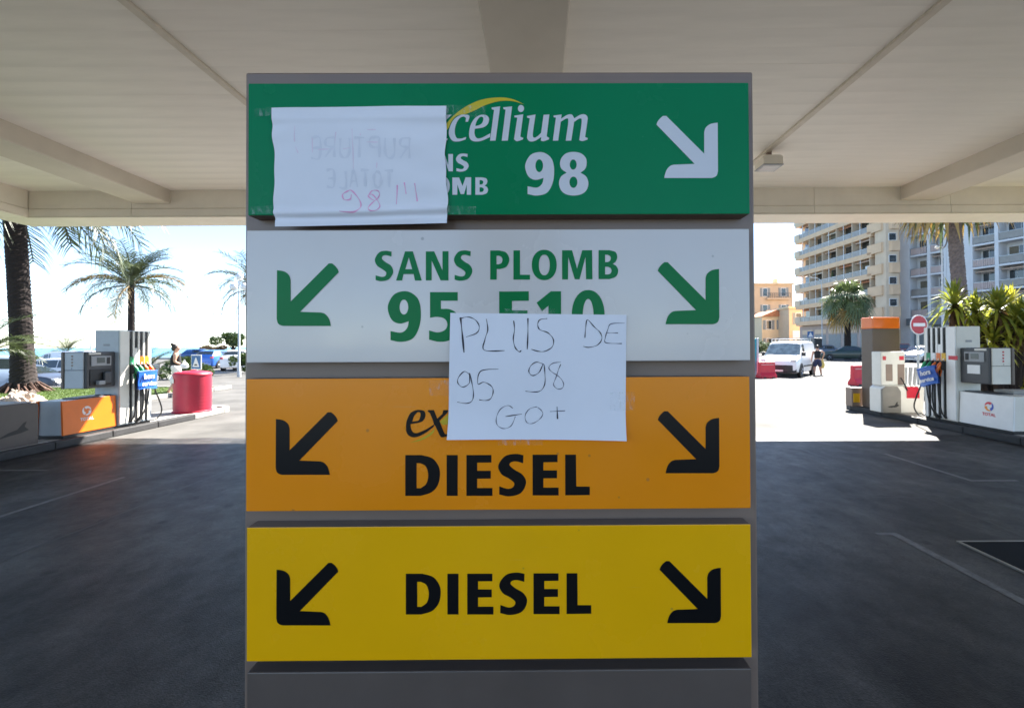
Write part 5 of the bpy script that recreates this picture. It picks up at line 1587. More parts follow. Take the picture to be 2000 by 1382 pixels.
p = on_ground(47, 771)
feather_palm('date_palm', -17.7, 15.7, 0.08, 7.15, 0.30, 0.275, 4.1, 56, 'massive dark date palm trunk on the lawn beside the car park', 'palms', 3, lean=(-0.5, 0.0), flare=0.12, dry=0.12, ups=(0, 1, 1, 2, 2, 2, 3))
feather_palm('date_palm', at(255, 650, 30).x, 30.0, -0.65, 5.75, 0.22, 0.17, 3.5, 46, 'slim date palm with full orange-flecked crown behind the orange pump', 'palms', 5, dry=0.10, ups=(0, 0, 1, 1, 2, 2, 3))
feather_palm('date_palm', at(497, 650, 28).x, 28.0, 0, 5.2, 0.22, 0.17, 2.6, 36, 'date palm peeking out beside the left totem edge', 'palms', 6, ups=(0, 1, 1, 2, 3))
pc = at(6, 700, 14.5); feather_palm('young_palm', -15.75, 12.9, 0.1, 1.4, 0.13, 0.12, 1.6, 24, 'young low palm with arching fronds before the massive trunk', 'young palms', 7, dry=0.0, ups=(0, 1, 1, 2))
pc = at(130, 690, 32); feather_palm('young_palm', pc.x, 32.0, 0.0, 1.25, 0.18, 0.15, 1.6, 18, 'young palm seen above the car roofs left of the orange pump', 'young palms', 8, dry=0.0, ups=(0, 0, 1, 2))
pc = at(305, 700, 20); feather_palm('young_palm', pc.x, 19.5, 0.0, 0.5, 0.16, 0.15, 1.45, 16, 'young palm sprouting behind the grey board', 'young palms', 9, dry=0.1, ups=(0, 0, 1, 2))
# base roots of the big palm
rt = thing('palm_root_skirt', (-17.75, 15.7, 0.08), 0, 'tangle of pale aerial roots around the massive palm base', 'roots')
rr = random.Random(12)
mb = MB()
for i in range(90):
    a = rr.random() * 6.283; r_ = rr.uniform(0.5, 0.85); h = rr.uniform(0.1, 0.4)
    mb.tube([(0.38 * math.cos(a), 0.38 * math.sin(a), h), (0.75 * r_ * math.cos(a + .1), 0.75 * r_ * math.sin(a + .1), h * 0.45), (r_ * math.cos(a + .15), r_ * math.sin(a + .15), -0.03)], [0.035, 0.03, 0.015], 5)
tag(mb.build('root_mass', mat('palm_roots', (0.10, 0.055, 0.04), rough=0.95, var=0.4), rt), kind='stuff')

FAN = [fan_mesh('fan_leaf', 1.0, R(70), R(30), PALM_G, 1), fan_mesh('fan_leaf', 1.0, R(35), R(55), PALM_G, 2), fan_mesh('fan_leaf', 1.0, R(5), R(70), PALM_G, 3), fan_mesh('fan_leaf', 1.0, R(-30), R(55), PALM_G, 4)]
FAN_DRY = [fan_mesh('fan_leaf', 1.0, R(-40), R(45), PALM_DRY, 6)]


def fan_palm(name, x, y, z1, r0, r1, L, n, label, seed, lean=(0, 0), bark=BARK2, skirt=True):
    rr = random.Random(seed)
    root = thing(name, (x, y, 0), 0, label, 'palm tree', 'palms')
    trunk('trunk', (0, 0, -0.05), (lean[0], lean[1], z1), r0, r1, bark, root, rings=int(5 * z1))
    for i in range(n):
        k = i / n
        me = FAN[min(3, int(k * 4))]
        if skirt and k > 0.85: me = FAN_DRY[0]
        s = L * rr.uniform(0.85, 1.1)
        link('fan_leaf', me, root, (lean[0] + rr.uniform(-.08, .08), lean[1] + rr.uniform(-.08, .08), z1 + 0.25 * (1 - k) - 0.1),
             (rr.uniform(-.15, .15), rr.uniform(-.2, .2), i * 2.39996 + rr.uniform(-.25, .25)), (s, s, s))
    return root


fan_palm('fan_palm', at(1655, 650, 50).x, 50.0, 5.9, 0.34, 0.26, 3.2, 44, 'fan palm with brown trunk before the beige balconies', 21, bark=BARK)
fan_palm('fan_palm', at(1886, 600, 22).x, 22.0, 10.0, 0.31, 0.255, 3.5, 54, 'tall leaning palm trunk cut off by the canopy before the white block', 22, lean=(-0.72, 0), bark=BARK2)


def yucca(x, y, heads, label):
    root = thing('yucca', (x, y, 0), 0, label, 'plant')
    rr = random.Random(31)
    for hi, (hx, hy, hz, L) in enumerate(heads):
        mb = MB(); mb.tube([(hx * 0.25, hy * 0.25, 0), (hx * 0.6, hy * 0.6, hz * 0.5), (hx, hy, hz)], [0.12, 0.09, 0.07], 8)
        mb.build('stem', BARK, root, smooth=True)
        for nm, m_, n, e0, e1 in (('leaf_rosette', YUCCA, 85, 85, -40), ('dead_leaf_skirt', YUC_DRY, 30, -45, -85)):
            lb = MB()
            for i in range(n):
                k = i / n
                el = R(e0 + (e1 - e0) * k + rr.uniform(-8, 8)); az = i * 2.39996 + rr.uniform(-.2, .2)
                d = Vector((math.cos(az) * math.cos(el), math.sin(az) * math.cos(el), math.sin(el)))
                sd = Vector((-math.sin(az), math.cos(az), 0))
                ln = L * rr.uniform(0.8, 1.1) * (0.75 if nm != 'leaf_rosette' else 1)
                b = Vector((hx, hy, hz + 0.12 - (0.35 * k if nm != 'leaf_rosette' else 0.15 * k)))
                w = 0.030
                m1 = b + d * ln * 0.55; tip = b + d * ln * 0.95 + Vector((0, 0, -ln * rr.uniform(0.15, 0.6) * math.cos(el)))
                lb.add([b - sd * w * .7, b + sd * w * .7, m1 + sd * w, tip, m1 - sd * w], [(0, 1, 2, 4), (4, 2, 3)])
            tag(lb.build(nm, m_, root, recalc=False), kind='stuff')
    return root


_ry = random.Random(5)
_heads = [(-0.95 + 2.3 * k / 13 + _ry.uniform(-.08, .08), _ry.uniform(-.35, .35), (2.35, 1.85, 2.15, 1.6)[k % 4] + _ry.uniform(-.12, .18), _ry.uniform(.5, .66)) for k in range(14)]
_heads += [(0.35 + 0.28 * k, _ry.uniform(-.2, .2), 0.7 + 0.3 * (k % 3), 0.6) for k in range(5)]
yucca(10.15, 9.9, _heads, 'bushy yucca with yellow green leaves behind the low wall')


def shrub(name, x, y, z0, rx, rz, n, leaf, material, label, group, seed, stem=0.0, cat='shrub'):
    root = thing(name, (x, y, z0), 0, label, cat, group)
    rr = random.Random(seed)
    if stem > 0:
        mb = MB(); mb.tube([(0, 0, -0.05), (0.06, 0, stem * 0.5), (-0.03, 0.05, stem + rz * 0.5)], [0.16, 0.12, 0.06], 8)
        for k in range(5):
            a = k * 1.3; mb.tube([(0, 0, stem * 0.8), (rx * .5 * math.cos(a), rx * .5 * math.sin(a), stem + rz * 0.9)], [0.07, 0.025], 6)
        mb.build('trunk', BARK, root, smooth=True)
    mb = MB()
    lobes = [(rr.gauss(0, .45) * rx, rr.gauss(0, .45) * rx, stem + rz * rr.uniform(0.45, 1.35), rr.uniform(.35, .6)) for _ in range(9)]
    for i in range(n):
        lx, ly, lz, ls = lobes[i % 9]
        d = Vector((rr.gauss(0, 1), rr.gauss(0, 1), rr.gauss(0, 1))).normalized() * rr.uniform(0.55, 1.0)
        p_ = Vector((lx + d.x * rx * ls, ly + d.y * rx * ls, max(0.02, lz + d.z * rz * ls)))
        a = Vector((rr.gauss(0, 1), rr.gauss(0, 1), rr.gauss(0, .6))).normalized(); b = a.orthogonal().normalized()
        s = leaf * rr.uniform(0.6, 1.3)
        mb.add([p_ - a * s, p_ + b * s * .45, p_ + a * s, p_ - b * s * .45], [(0, 1, 2, 3)])
    mb.build('crown', material, root, recalc=False)
    return root


def sh_px(px, y): return at(px, 690, y).x
shrub('shrub', sh_px(367, 24), 24, 0, 0.9, 0.75, 1500, 0.10, LEAF, 'rounded green bush behind the walking person', 'bushes by the car park', 41)
shrub('round_tree', sh_px(456, 44), 44, 0, 1.25, 0.95, 2600, 0.13, LEAF, 'dark leaning tree between the blue hatchback and the sea', None, 42, stem=1.5, cat='tree')
shrub('round_tree', sh_px(414, 55), 55, 0, 1.1, 0.6, 1500, 0.14, LEAF_R, 'reddish tree above the blue cars', None, 43, stem=0.9, cat='tree')
shrub('shrub', sh_px(476, 29), 29, 0, 0.6, 0.8, 1500, 0.09, LEAF, 'tall dark bush squeezed against the left totem edge', 'bushes by the car park', 48)
shrub('hedge', sh_px(150, 36), 36, 0, 1.3, 0.45, 1200, 0.11, LEAF, 'green bush above the white van roof', 'bushes by the car park', 44)
shrub('hedge', sh_px(92, 34), 34, 0, 1.5, 0.42, 1200, 0.11, LEAF, 'green bush beyond the white estate car', 'bushes by the car park', 45)
shrub('hedge', sh_px(60, 40), 40, 0, 1.6, 0.6, 1200, 0.11, LEAF, 'green bush hidden partly by the massive palm trunk', 'bushes by the car park', 46)
shrub('shrub', sh_px(1490, 80), 80, 0, 3.0, 1.6, 1600, 0.25, LEAF, 'green shrub before the peach houses', None, 47)

# rock on the lawn edge
rk = MB()
rr = random.Random(3)
n_, k_ = 18, 12
from mathutils import noise as mnoise
def rock_pt(u, v):
    th, ph = u * 2 * math.pi, v * math.pi
    d = Vector((math.sin(ph) * math.cos(th), math.sin(ph) * math.sin(th), math.cos(ph)))
    s = 1 + 0.30 * mnoise.noise(d * 2.1) + 0.20 * mnoise.noise(d * 4.3 + Vector((4, 1, 2))) + 0.10 * mnoise.noise(d * 10.3)
    return (d.x * 0.52 * s, d.y * 0.42 * s, d.z * 0.38 * s + 0.25)
rk.grid(rock_pt, 48, 28)
ro = rk.build('boulder', mat('pale_limestone', (0.52, 0.42, 0.34), rough=0.95, var=0.4, nscale=5, bump=0.8, bscale=14))
ro.location = (-11.75, 10.35, 0.06)
ro.scale = (0.72, 0.8, 0.95)
tag(ro, 'pale pinkish limestone boulder at the lawn edge behind the dark box', 'rock')

# ------------------------------------------------------------------ street furniture
def lamp_post(x, y, z0, H, label, style, arms=2):
    root = thing('street_lamp', (x, y, z0), 0, label, 'street lamp', 'street lamps')
    POLE = mat('pale_lamp_pole', (0.50, 0.52, 0.54), rough=0.4, var=0.08)
    mb = MB(); mb.tube([(0, 0, 0), (0, 0, 0.6), (0, 0, 0.65), (0, 0, H)], [0.10, 0.09, 0.06, 0.035], 10); mb.build('pole', POLE, root, smooth=True)
    if style == 'globes':
        for i, (dx, dz) in enumerate(((-0.32, -0.42), (0.30, -0.42), (0.02, 0.12))):
            a = MB(); a.tube([(0, 0, H - 0.6), (dx, 0, H + dz - 0.3), (dx, 0, H + dz - 0.1)], 0.025, 6); a.build('arm', POLE, root, smooth=True)
            g = MB(); g.lathe([(0.03, -0.20), (0.15, -0.14), (0.20, 0.0), (0.15, 0.14), (0.03, 0.20)], 16, (dx, 0, H + dz + 0.08)); g.build('globe', mat('lamp_globe', (0.78, 0.80, 0.80), rough=0.25), root, smooth=True, sharp=80)
    elif style == 'tulip':
        for a_ in (0, 2.1, 4.2):
            dx, dy = 0.5 * math.cos(a_), 0.5 * math.sin(a_)
            a = MB(); a.tube([(0, 0, H - 0.3), (dx * .6, dy * .6, H - 0.35), (dx, dy, H - 0.1)], 0.03, 6); a.build('arm', POLE, root, smooth=True)
            g = MB(); g.lathe([(0.06, 0.0), (0.13, 0.3), (0.05, 0.42)], 10, (dx, dy, H - 0.12)); g.build('lantern', MATS['lamp_globe'] if 'lamp_globe' in MATS else OFFW, root, smooth=True)
    elif style == 'double':
        for sd in (-1, 1):
            a = MB(); a.tube([(0, 0, H - 0.2), (sd * 0.25, 0, H + 0.12), (sd * 0.55, 0, H + 0.05)], 0.03, 6); a.build('arm', POLE, root, smooth=True)
            g = MB(); g.lathe([(0.16, 0.0), (0.12, 0.07), (0.03, 0.12)], 12, (sd * 0.62, 0, H - 0.02)); g.build('lantern', MGREY, root, smooth=True)
    elif style == 'arm':
        a = MB(); a.tube([(0, 0, H - 0.1), (-0.5, 0, H + 0.22), (-1.6, 0, H + 0.36)], [0.05, 0.045, 0.035], 8); a.build('arm', POLE, root, smooth=True)
        g = MB(); g.tube([(-1.5, 0, H + 0.36), (-1.8, 0, H + 0.37), (-2.1, 0, H + 0.36)], [0.05, 0.13, 0.06], 8, squash=0.6); g.build('lantern', MGREY, root, smooth=True)
    elif style == 'ring':
        a = MB(); pts = [(0.30 * math.cos(t * .3142), 0, H + 0.45 + 0.55 * math.sin(t * .3142)) for t in range(21)]; a.tube(pts, 0.035, 6, cap=False); a.build('ring_ornament', TAUPE_DARK, root, smooth=True)
        for sd, zz in ((-1, 1.05), (1, 1.1), (-1, -0.05)):
            g = MB(); g.lathe([(0.02, -.12), (0.12, 0), (0.02, .12)], 10, (sd * 0.25, 0, H + zz)); g.build('lantern', OFFW, root, smooth=True)
    return root


lamp_post(at(467, 600, 25).x, 25, 0, 5.3, 'white globe lamp post at the left totem edge', 'globes')
lamp_post(at(425, 600, 60).x, 60, 0, 6.0, 'slender three-lantern lamp post above the sea horizon', 'tulip')
lamp_post(at(178, 600, 40).x, 40, 0, 5.3, 'double-armed lamp post left of the slim date palm', 'double')
lamp_post(at(1605, 600, 57).x, 57, 0, 9.7, 'tall thin lamp post with long arm before the beige block', 'arm')
lamp_post(at(1841, 600, 25).x, 25, 0, 7.0, 'pale lamp post with dark ring ornament beside the tall palm', 'ring')

# no-entry sign
ne = thing('no_entry_sign', (at(1795, 634, 15.2).x, 15.2, 0), R(8), 'round red no-entry sign with white bar behind the white pump', 'traffic sign')
cz = at(1795, 634, 15.2).z
MB().tube([(0, 0.05, 0), (0, 0.05, cz + 0.3)], 0.035, 10).build('post', STEEL, ne, smooth=True)
MB().lathe([(0.335, 0.0), (0.335, 0.012)], 40, (0, 0, cz), 'y').build('white_rim', V_WHITE, ne)
MB().lathe([(0.300, -0.006), (0.300, -0.001)], 40, (0, 0, cz), 'y').build('red_disc', mat('sign_red', (0.42, 0.01, 0.03), rough=0.35), ne)
box('white_bar', V_WHITE, ne, -0.225, 0.225, -0.012, -0.0065, cz - 0.055, cz + 0.055)
# speed hump sign
p = at(383, 707, 16.2)
hsn = thing('speed_hump_sign', (p.x, 16.2, 0), R(-20), 'square blue sign with white triangle behind the red barrel', 'traffic sign')
MB().tube([(0, 0.04, 0), (0, 0.04, p.z + 0.2)], 0.03, 10).build('post', STEEL, hsn, smooth=True)
box('white_frame', WHITE, hsn, -0.265, 0.265, 0.0, 0.02, p.z - 0.265, p.z + 0.265, bevel=0.006)
box('blue_face', mat('sign_blue', (0.012, 0.10, 0.30), rough=0.35), hsn, -0.235, 0.235, -0.006, -0.001, p.z - 0.235, p.z + 0.235)
tr = MB(); tr.prism([(-0.18, p.z - 0.17), (0.18, p.z - 0.17), (0.02, p.z + 0.16), (-0.02, p.z + 0.16)], 'y', -0.010, -0.0065); tr.build('white_triangle', V_WHITE, hsn)
tr = MB(); tr.prism([(-0.09, p.z - 0.12), (0.09, p.z - 0.12), (0.05, p.z - 0.07), (-0.05, p.z - 0.07)], 'y', -0.0125, -0.0105); tr.build('hump_symbol', V_BLACK, hsn)
# grey board on two legs on the lawn
p = at(309, 722, 18.3)
gbd = thing('grey_board', (p.x, 18.0, 0.0), R(-12), 'small grey board with red emblem on two legs at the lawn back', 'sign')
box('board', MGREY, gbd, -0.32, 0.32, -0.02, 0.02, 0.58, 0.98, bevel=0.02)
box('board_rim', DGREY, gbd, -0.33, 0.33, 0.021, 0.05, 0.56, 1.0, bevel=0.01)
for sx in (-0.22, 0.2): MB().tube([(sx, 0.03, 0), (sx, 0.03, 0.6)], 0.03, 8).build('leg', STEEL, gbd, smooth=True)
MB().lathe([(0.06, -0.026), (0.06, -0.021)], 16, (0.17, 0, 0.78), 'y').build('red_emblem', RED, gbd)
# red plastic barriers, teal board
def barrier(px, py, w, label, h=0.8):
    g = on_ground(px, py)
    root = thing('road_barrier', (g.x, g.y, 0), R(10), label, 'barrier', 'red plastic barriers')
    mb = MB(); mb.prism([(-0.22, 0.0), (0.22, 0.0), (0.22, 0.12), (0.10, 0.28), (0.08, h), (-0.08, h), (-0.10, 0.28), (-0.22, 0.12)], 'x', -w / 2, w / 2)
    mb.build('barrier_body', RED, root, bevel=0.02)
    for k in (-1, 1): box('drain_slot', TRIMB, root, k * w * 0.28 - 0.07, k * w * 0.28 + 0.07, -0.225, -0.2, 0.0, 0.06)
    box('reflector_strip', mat('pale_reflector', (0.6, 0.3, 0.3), rough=0.3), root, -w * 0.4, w * 0.4, -0.092, -0.082, h - 0.16, h - 0.12)
barrier(1497, 738, 0.85, 'red plastic barrier at the front of the white van')
barrier(1680, 752, 0.75, 'red plastic barrier behind the brown pillar')
g = on_ground(1478, 738)
tb = thing('teal_board', (g.x + 0.05, g.y + 0.3, 0), R(12), 'upright teal board with pale edge beside the right totem edge', 'board')
box('board', TEAL, tb, -0.30, 0.12, 0, 0.08, 0.12, 1.95, bevel=0.01)
box('pale_edge', LGREY, tb, 0.125, 0.24, -0.01, 0.09, 0.0, 1.98, bevel=0.01)
box('base', CONC, tb, -0.35, 0.3, -0.15, 0.25, 0.0, 0.115, bevel=0.01)
# pedestrian crossing sign and black bin near the block
p = at(1583, 653, 52)
cs = thing('crossing_sign', (p.x, 52, 0), 0, 'small blue and white crossing sign before the beige block', 'traffic sign')
MB().tube([(0, 0.03, 0), (0, 0.03, p.z + 0.5)], 0.04, 8).build('post', STEEL, cs, smooth=True)
box('blue_face', MATS['sign_blue'], cs, -0.35, 0.35, -0.01, 0.01, p.z - 0.35, p.z + 0.35)
tr = MB(); tr.prism([(-0.27, p.z - 0.26), (0.27, p.z - 0.26), (0.0, p.z + 0.28)], 'y', -0.02, -0.011); tr.build('white_triangle', V_WHITE, cs)
bk = thing('black_kiosk_box', (at(1595, 660, 50).x, 50, 0), 0, 'dark square cabinet on a post behind the walking person', 'cabinet')
box('cabinet_body', DGREY, bk, -0.45, 0.45, -0.3, 0.3, 1.2, 2.35, bevel=0.04); box('cabinet_post', STEEL, bk, -0.12, 0.12, -0.12, 0.12, 0, 1.2)
box('cabinet_door', BLACK, bk, -0.36, 0.36, -0.315, -0.3, 1.3, 2.25, bevel=0.01)

# ------------------------------------------------------------------ buildings
BEIGE = mat('beige_render', (0.67, 0.465, 0.295), rough=0.85, var=0.10, nscale=0.8, bump=0.1)
BEIGE_L = mat('pale_beige_render', (0.64, 0.50, 0.36), rough=0.85, var=0.10, nscale=0.8, bump=0.1)
WREND = mat('white_render', (0.66, 0.655, 0.66), rough=0.8, var=0.08, nscale=0.7, bump=0.1)
PINKW = mat('pink_grey_wall', (0.42, 0.34, 0.30), rough=0.85, var=0.12, nscale=0.7)
PEACH = mat('peach_render', (0.62, 0.46, 0.31), rough=0.85, var=0.10, nscale=0.5)
PEACH_L = mat('pale_peach_render', (0.70, 0.55, 0.36), rough=0.85, var=0.10, nscale=0.5)
TILE = mat('roof_tile', (0.38, 0.17, 0.09), rough=0.9, var=0.3, nscale=3)
AWN = mat('awning_canvas', (0.45, 0.33, 0.25), rough=0.9, var=0.3, nscale=4)
AWN_W = mat('pale_awning', (0.55, 0.50, 0.42), rough=0.9, var=0.2, nscale=4)
AWN_O = mat('rust_awning', (0.42, 0.17, 0.08), rough=0.9, var=0.2, nscale=4)
RAILP = mat('pink_rail_panel', (0.52, 0.40, 0.36), rough=0.6, var=0.1)
SHUT = mat('shutter_grey', (0.25, 0.27, 0.27), rough=0.6, var=0.2)
BALG = mat('balcony_glass', (0.27, 0.25, 0.225), rough=0.3, var=0.2, nscale=1.5)
CURT = mat('window_blind', (0.20, 0.17, 0.12), rough=0.8, var=0.2)
rbld = random.Random(77)

# beige block: facade runs along +Y, looks towards -X
bb_ = thing('beige_apartment_block', (46.0, 60.0, 0), 0, 'beige apartment block with long rows of glazed balconies', 'building')
NF, FH, Z1 = 7, 2.9, 5.3
ZT = Z1 + NF * FH
box('wall', BEIGE, bb_, 1.45, 14.0, 2.2, 21.5, 0.0, ZT, 0)
box('stair_bay', BEIGE_L, bb_, 0.25, 1.95, 0.25, 2.2, 0.0, ZT)
box('ground_floor_wall', PINKW, bb_, 0.9, 1.449, 2.21, 21.4, 0.0, Z1 - 0.45)
NB, B0, BWD = 5, 3.0, 3.5
slab_me = MB().box(0.0, 1.445, 0.0, 18.4, -0.42, 0.30).mesh('balcony_slab', BEIGE, bevel=0.02)
bay_me = MB().prism([(0.0, 0.0), (0.18, 0.0), (0.9, -0.75), (1.95, -0.75), (1.95, -0.6), (0.98, -0.6), (0.15, 0.2), (0.15, 2.6), (0.0, 2.6)], 'z', 0, 1.30).mesh('corner_parapet', BEIGE)
end_me = MB().box(0.0, 1.44, 0.0, 1.6, 0.0, 1.15).mesh('end_parapet', BEIGE_L, bevel=0.03)
rail_me = MB().box(0.05, 0.09, 0.06, BWD - 0.1, 0.31, 0.98).mesh('balcony_glass', BALG)
bar_me = MB().box(0.03, 0.11, 0.04, BWD - 0.04, 0.985, 1.03).mesh('handrail', STEEL)
fin_me = MB().box(0.08, 1.445, -0.08, 0.04, 0.305, FH - 0.43).mesh('divider', BEIGE_L)
post_me = MB().box(0.02, 0.08, -0.03, 0.03, 0.305, FH - 0.43).mesh('balcony_post', WHITE)
win_me = MB().box(1.40, 1.449, 0.14, BWD - 0.22, 0.31, 2.46).mesh('window', WHITE)
pane_a = MB().box(1.37, 1.398, 0.20, 1.66, 0.36, 2.40).mesh('pane', GLASS)
pane_b = MB().box(1.37, 1.398, 1.74, BWD - 0.28, 0.36, 2.40).mesh('pane', GLASS)
pane_c = MB().box(1.37, 1.398, 1.74, BWD - 0.28, 0.36, 2.40).mesh('pane', CURT)
chair_me = MB().box(0.5, 0.95, 0.0, 0.45, 0.3, 0.75).box(0.5, 0.56, 0.0, 0.45, 0.75, 1.2).mesh('balcony_item', BLUE)
items_me = [chair_me, MB().tube([(0.5, 0.2, 0.3), (0.5, 0.2, 1.3), (0.5, 0.2, 1.9)], [0.16, 0.2, 0.03], 8).mesh('balcony_item', LEAF), MB().box(0.4, 0.5, 0, 0.9, 0.3, 1.5).mesh('balcony_item', C_WHITE)]
for f in range(NF):
    z = Z1 + f * FH
    link('balcony_slab', slab_me, bb_, (0, 2.6, z))
    link('corner_parapet', bay_me, bb_, (0, 0.75, z - 0.02))
    link('end_parapet', end_me, bb_, (-0.02, 19.7, z + 0.02))
    w = box('window', WHITE, bb_, 0.6, 1.6, 0.19, 0.249, z + 1.35, z + 2.35); box('pane', GLASS, w, 0.66, 1.54, 0.16, 0.188, z + 1.41, z + 2.29)
    for b_ in range(NB):
        y = B0 + b_ * BWD
        link('balcony_glass', rail_me, bb_, (rbld.uniform(0, .02), y, z)); link('handrail', bar_me, bb_, (0, y, z))
        link('divider', fin_me, bb_, (0, y, z)); link('balcony_post', post_me, bb_, (0, y + BWD * 0.5, z))
        w = link('window', win_me, bb_, (0, y, z)); link('pane', pane_a, w); link('pane', pane_b if rbld.random() < .5 else pane_c, w)
        if rbld.random() < 0.55:
            a = MB(); ext = rbld.uniform(0.5, 1.1); a.quad((1.4, y + .2, z + 2.46), (1.4, y + BWD - .3, z + 2.75), (1.4 - ext, y + BWD - .3, z + 2.3), (1.4 - ext, y + .2, z + 2.3)); a.quad((1.4 - ext, y + BWD - .3, z + 2.3), (1.4 - ext, y + .2, z + 2.3), (1.4 - ext, y + .2, z + 2.1), (1.4 - ext, y + BWD - .3, z + 2.1))
            a.build('awning', rbld.choice((AWN, AWN_W, AWN_O)), bb_, recalc=False)
        if rbld.random() < 0.35: link('balcony_item', rbld.choice(items_me), bb_, (0, y + rbld.uniform(.3, 2.4), z))
box('roof_slab', BEIGE, bb_, -0.2, 14.0, 2.21, 22.5, ZT + 0.001, ZT + 0.3)
for k in range(5):
    y = 3.2 + k * 3.6
    w = box('shop_shutter', SHUT, bb_, 0.86, 0.899, y, y + 2.9, 0.15, 3.2); box('shop_sign_band', BEIGE_L, bb_, 0.84, 0.898, y, y + 2.9, 3.4, 4.1)

# white block
wdir = Vector((3.5, -11.0, 0)).normalized()
ang = math.atan2(wdir.y, wdir.x)
wb = thing('white_apartment_block', (50.0, 61.0, 0), ang, 'white apartment block with deep balconies behind the yucca', 'building')
# local: x along the facade (towards the camera), -y... the facade looks to the side of negative local y
bays2 = [(0.15, 2.1), (2.5, 3.95), (7.0, 9.05), (9.45, 11.6), (12.0, 14.2), (14.6, 16.8)]
FH2, Z2, NF2 = 2.72, 5.04, 7
ZT2 = Z2 + NF2 * FH2
box('rear_wall', WREND, wb, -2.5, 18.0, 1.5, 10.0, 0.0, ZT2)
box('end_wall', WREND, wb, -2.5, 0.0, 0.0, 1.499, 0.0, ZT2)
box('blank_wall', WREND, wb, 4.25, 6.75, 0.02, 1.499, 0.0, ZT2)
pil = [(2.12, 2.48), (3.97, 4.24), (6.76, 6.98), (9.07, 9.43), (11.62, 11.98), (14.22, 14.58), (16.82, 17.2)]
for x0, x1 in pil: box('pillar', WREND, wb, x0, x1, -0.06, 1.499, 0.0, ZT2)
box('shop_front', SHUT, wb, 0.0, 17.2, 0.6, 0.9, 0.0, Z2 - 0.9); box('shop_band', mat('grey_band', (0.16, 0.17, 0.18), rough=0.6), wb, -0.2, 17.4, -0.5, 0.59, Z2 - 0.95, Z2 - 0.02)
for f in range(NF2):
    z = Z2 + f * FH2
    for bi, (x0, x1) in enumerate(bays2):
        box('balcony_slab', WREND, wb, x0 - 0.03, x1 + 0.03, -0.10, 1.495, z, z + 0.22)
        rm = RAILP if (bi in (0, 1, 2) and rbld.random() < .7) else BALG
        if rm is RAILP:
            m_ = MB()
            nbar = int((x1 - x0) / 0.17)
            for k in range(nbar): m_.box(x0 + 0.02 + k * 0.17, x0 + 0.15 + k * 0.17, -0.02, 0.01, z + 0.28, z + 1.08)
            m_.build('railing', RAILP, wb)
        else:
            box('railing', BALG, wb, x0 + 0.03, x1 - 0.03, -0.02, 0.0, z + 0.30, z + 1.08)
        box('handrail', STEEL, wb, x0, x1, -0.04, 0.03, z + 1.09, z + 1.14)
        xm = x0 + (x1 - x0) * rbld.choice((0.5, 0.6, 0.4))
        w = box('window', WHITE, wb, x0 + 0.15, x1 - 0.12, 1.44, 1.498, z + 0.23, z + 2.3)
        box('pane', GLASS if rbld.random() < .6 else CURT, w, x0 + 0.22, xm - 0.03, 1.41, 1.438, z + 0.28, z + 2.24)
        box('pane', GLASS if rbld.random() < .6 else GLASS, w, xm + 0.03, x1 - 0.19, 1.41, 1.438, z + 0.28, z + 2.24)
        if rbld.random() < 0.5:
            m_ = MB(); ext = 0.25
            m_.quad((x0 + .05, 1.3, z + 2.66), (x1 - .05, 1.3, z + 2.66), (x1 - .05, ext, z + 2.45), (x0 + .05, ext, z + 2.45))
            nsc = 8
            for k in range(nsc):
                xa, xb = x0 + .05 + (x1 - x0 - .1) * k / nsc, x0 + .05 + (x1 - x0 - .1) * (k + 1) / nsc
                m_.quad((xa, ext, z + 2.45), (xb, ext, z + 2.45), (xb - .02, ext - .02, z + 2.28), (xa + .02, ext - .02, z + 2.28))
            m_.build('awning', AWN, wb, recalc=False)
box('roof_slab', WREND, wb, -2.8, 18.2, -0.3, 10.2, ZT2 + 0.001, ZT2 + 0.3)


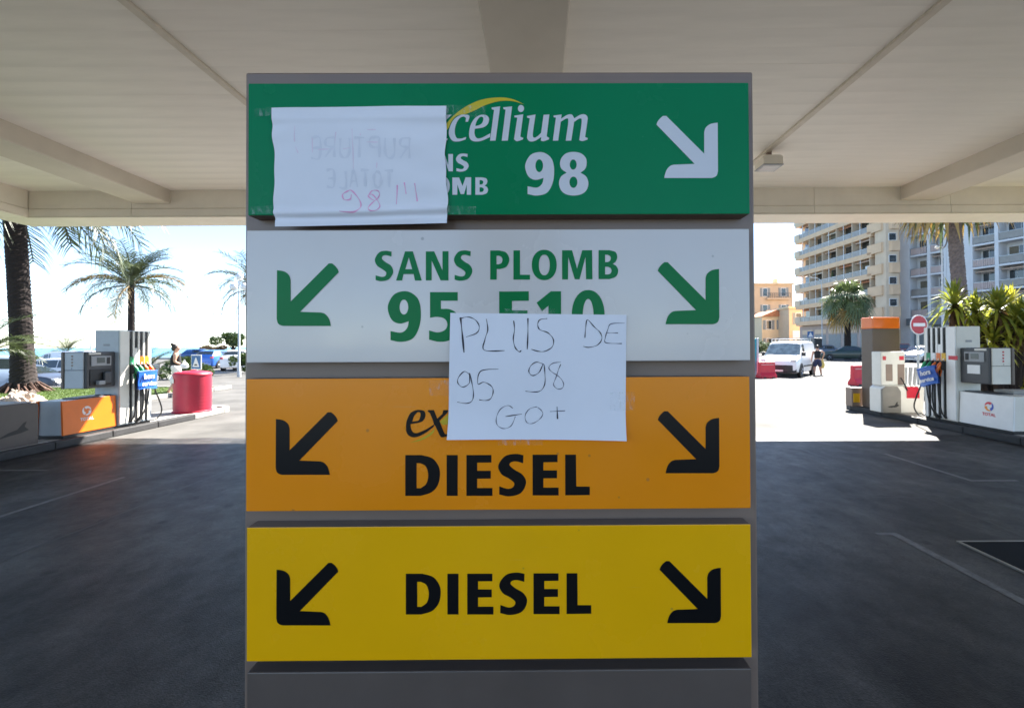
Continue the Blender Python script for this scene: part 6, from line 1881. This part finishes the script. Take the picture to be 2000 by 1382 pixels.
# peach houses far behind the van
def house(name, px0, px1, ytop, Y, depth, wall, label, floors, nwin, roof='flat', z_base=0.0):
    a, b = at(px0, ytop, Y), at(px1, ytop, Y)
    W, Ht = b.x - a.x, a.z
    root = thing(name, (a.x, Y, z_base), 0, label, 'building', 'peach houses behind the van')
    box('wall', wall, root, 0, W, 0, depth, 0, Ht)
    fh = Ht / floors
    for f in range(floors):
        for k in range(nwin):
            xc = W * (k + 0.5) / nwin
            w = box('window', WHITE, root, xc - 0.6, xc + 0.6, -0.05, -0.002, f * fh + fh * 0.28, f * fh + fh * 0.80)
            box('pane', GLASS, w, xc - 0.5, xc + 0.5, -0.08, -0.052, f * fh + fh * 0.31, f * fh + fh * 0.77)
            box('shutter', SHUT, root, xc - 1.15, xc - 0.63, -0.07, -0.003, f * fh + fh * 0.28, f * fh + fh * 0.80)
            box('shutter', SHUT, root, xc + 0.63, xc + 1.15, -0.07, -0.003, f * fh + fh * 0.28, f * fh + fh * 0.80)
        if roof == 'flat' and f > 1:
            box('balcony', wall, root, W * 0.5, W * 0.92, -1.0, -0.001, f * fh + fh * 0.10, f * fh + fh * 0.18)
            m_ = MB()
            for k in range(14): m_.box(W * 0.5 + W * .42 * k / 13 - .03, W * 0.5 + W * .42 * k / 13 + .03, -0.98, -0.93, f * fh + fh * 0.18, f * fh + fh * 0.45)
            m_.box(W * 0.49, W * 0.93, -1.0, -0.92, f * fh + fh * .45, f * fh + fh * .47)
            m_.build('railing', DGREY, root)
    if roof == 'flat':
        box('cornice', PEACH_L, root, -0.3, W + 0.3, -0.4, depth, Ht + 0.001, Ht + 0.35)
        ch = box('chimney', PEACH_L, root, W * 0.75, W * 0.75 + 0.9, 2, 3, Ht + 0.351, Ht + 1.6)
    else:
        m_ = MB(); m_.prism([(-0.4, Ht), (W + 0.4, Ht), (W * 0.5, Ht + W * 0.24)], 'y', -0.5, depth); m_.build('roof', TILE, root)
    box('door', mat('brown_door', (0.18, 0.09, 0.05), rough=0.6), root, W * 0.7, W * 0.7 + 1.0, -0.06, -0.004, 0, 2.2)
    return root


house('peach_apartment_house', 1440, 1548, 556, 105, 14, PEACH, 'tall peach apartment house with iron balconies beyond the van', 4, 3)
house('gabled_house', 1488, 1541, 618, 92, 8, PEACH_L, 'small pale house with tiled gable roof below the peach house', 2, 2, roof='gable')
house('low_annex', 1541, 1578, 602, 88, 8, PEACH, 'plain peach annex next to the beige block', 2, 1)
box('shop_board', V_WHITE, [o for o in COL.objects if o.name.startswith('low_annex')][0], 0.6, 2.2, -0.1, -0.06, 2.9, 4.3)
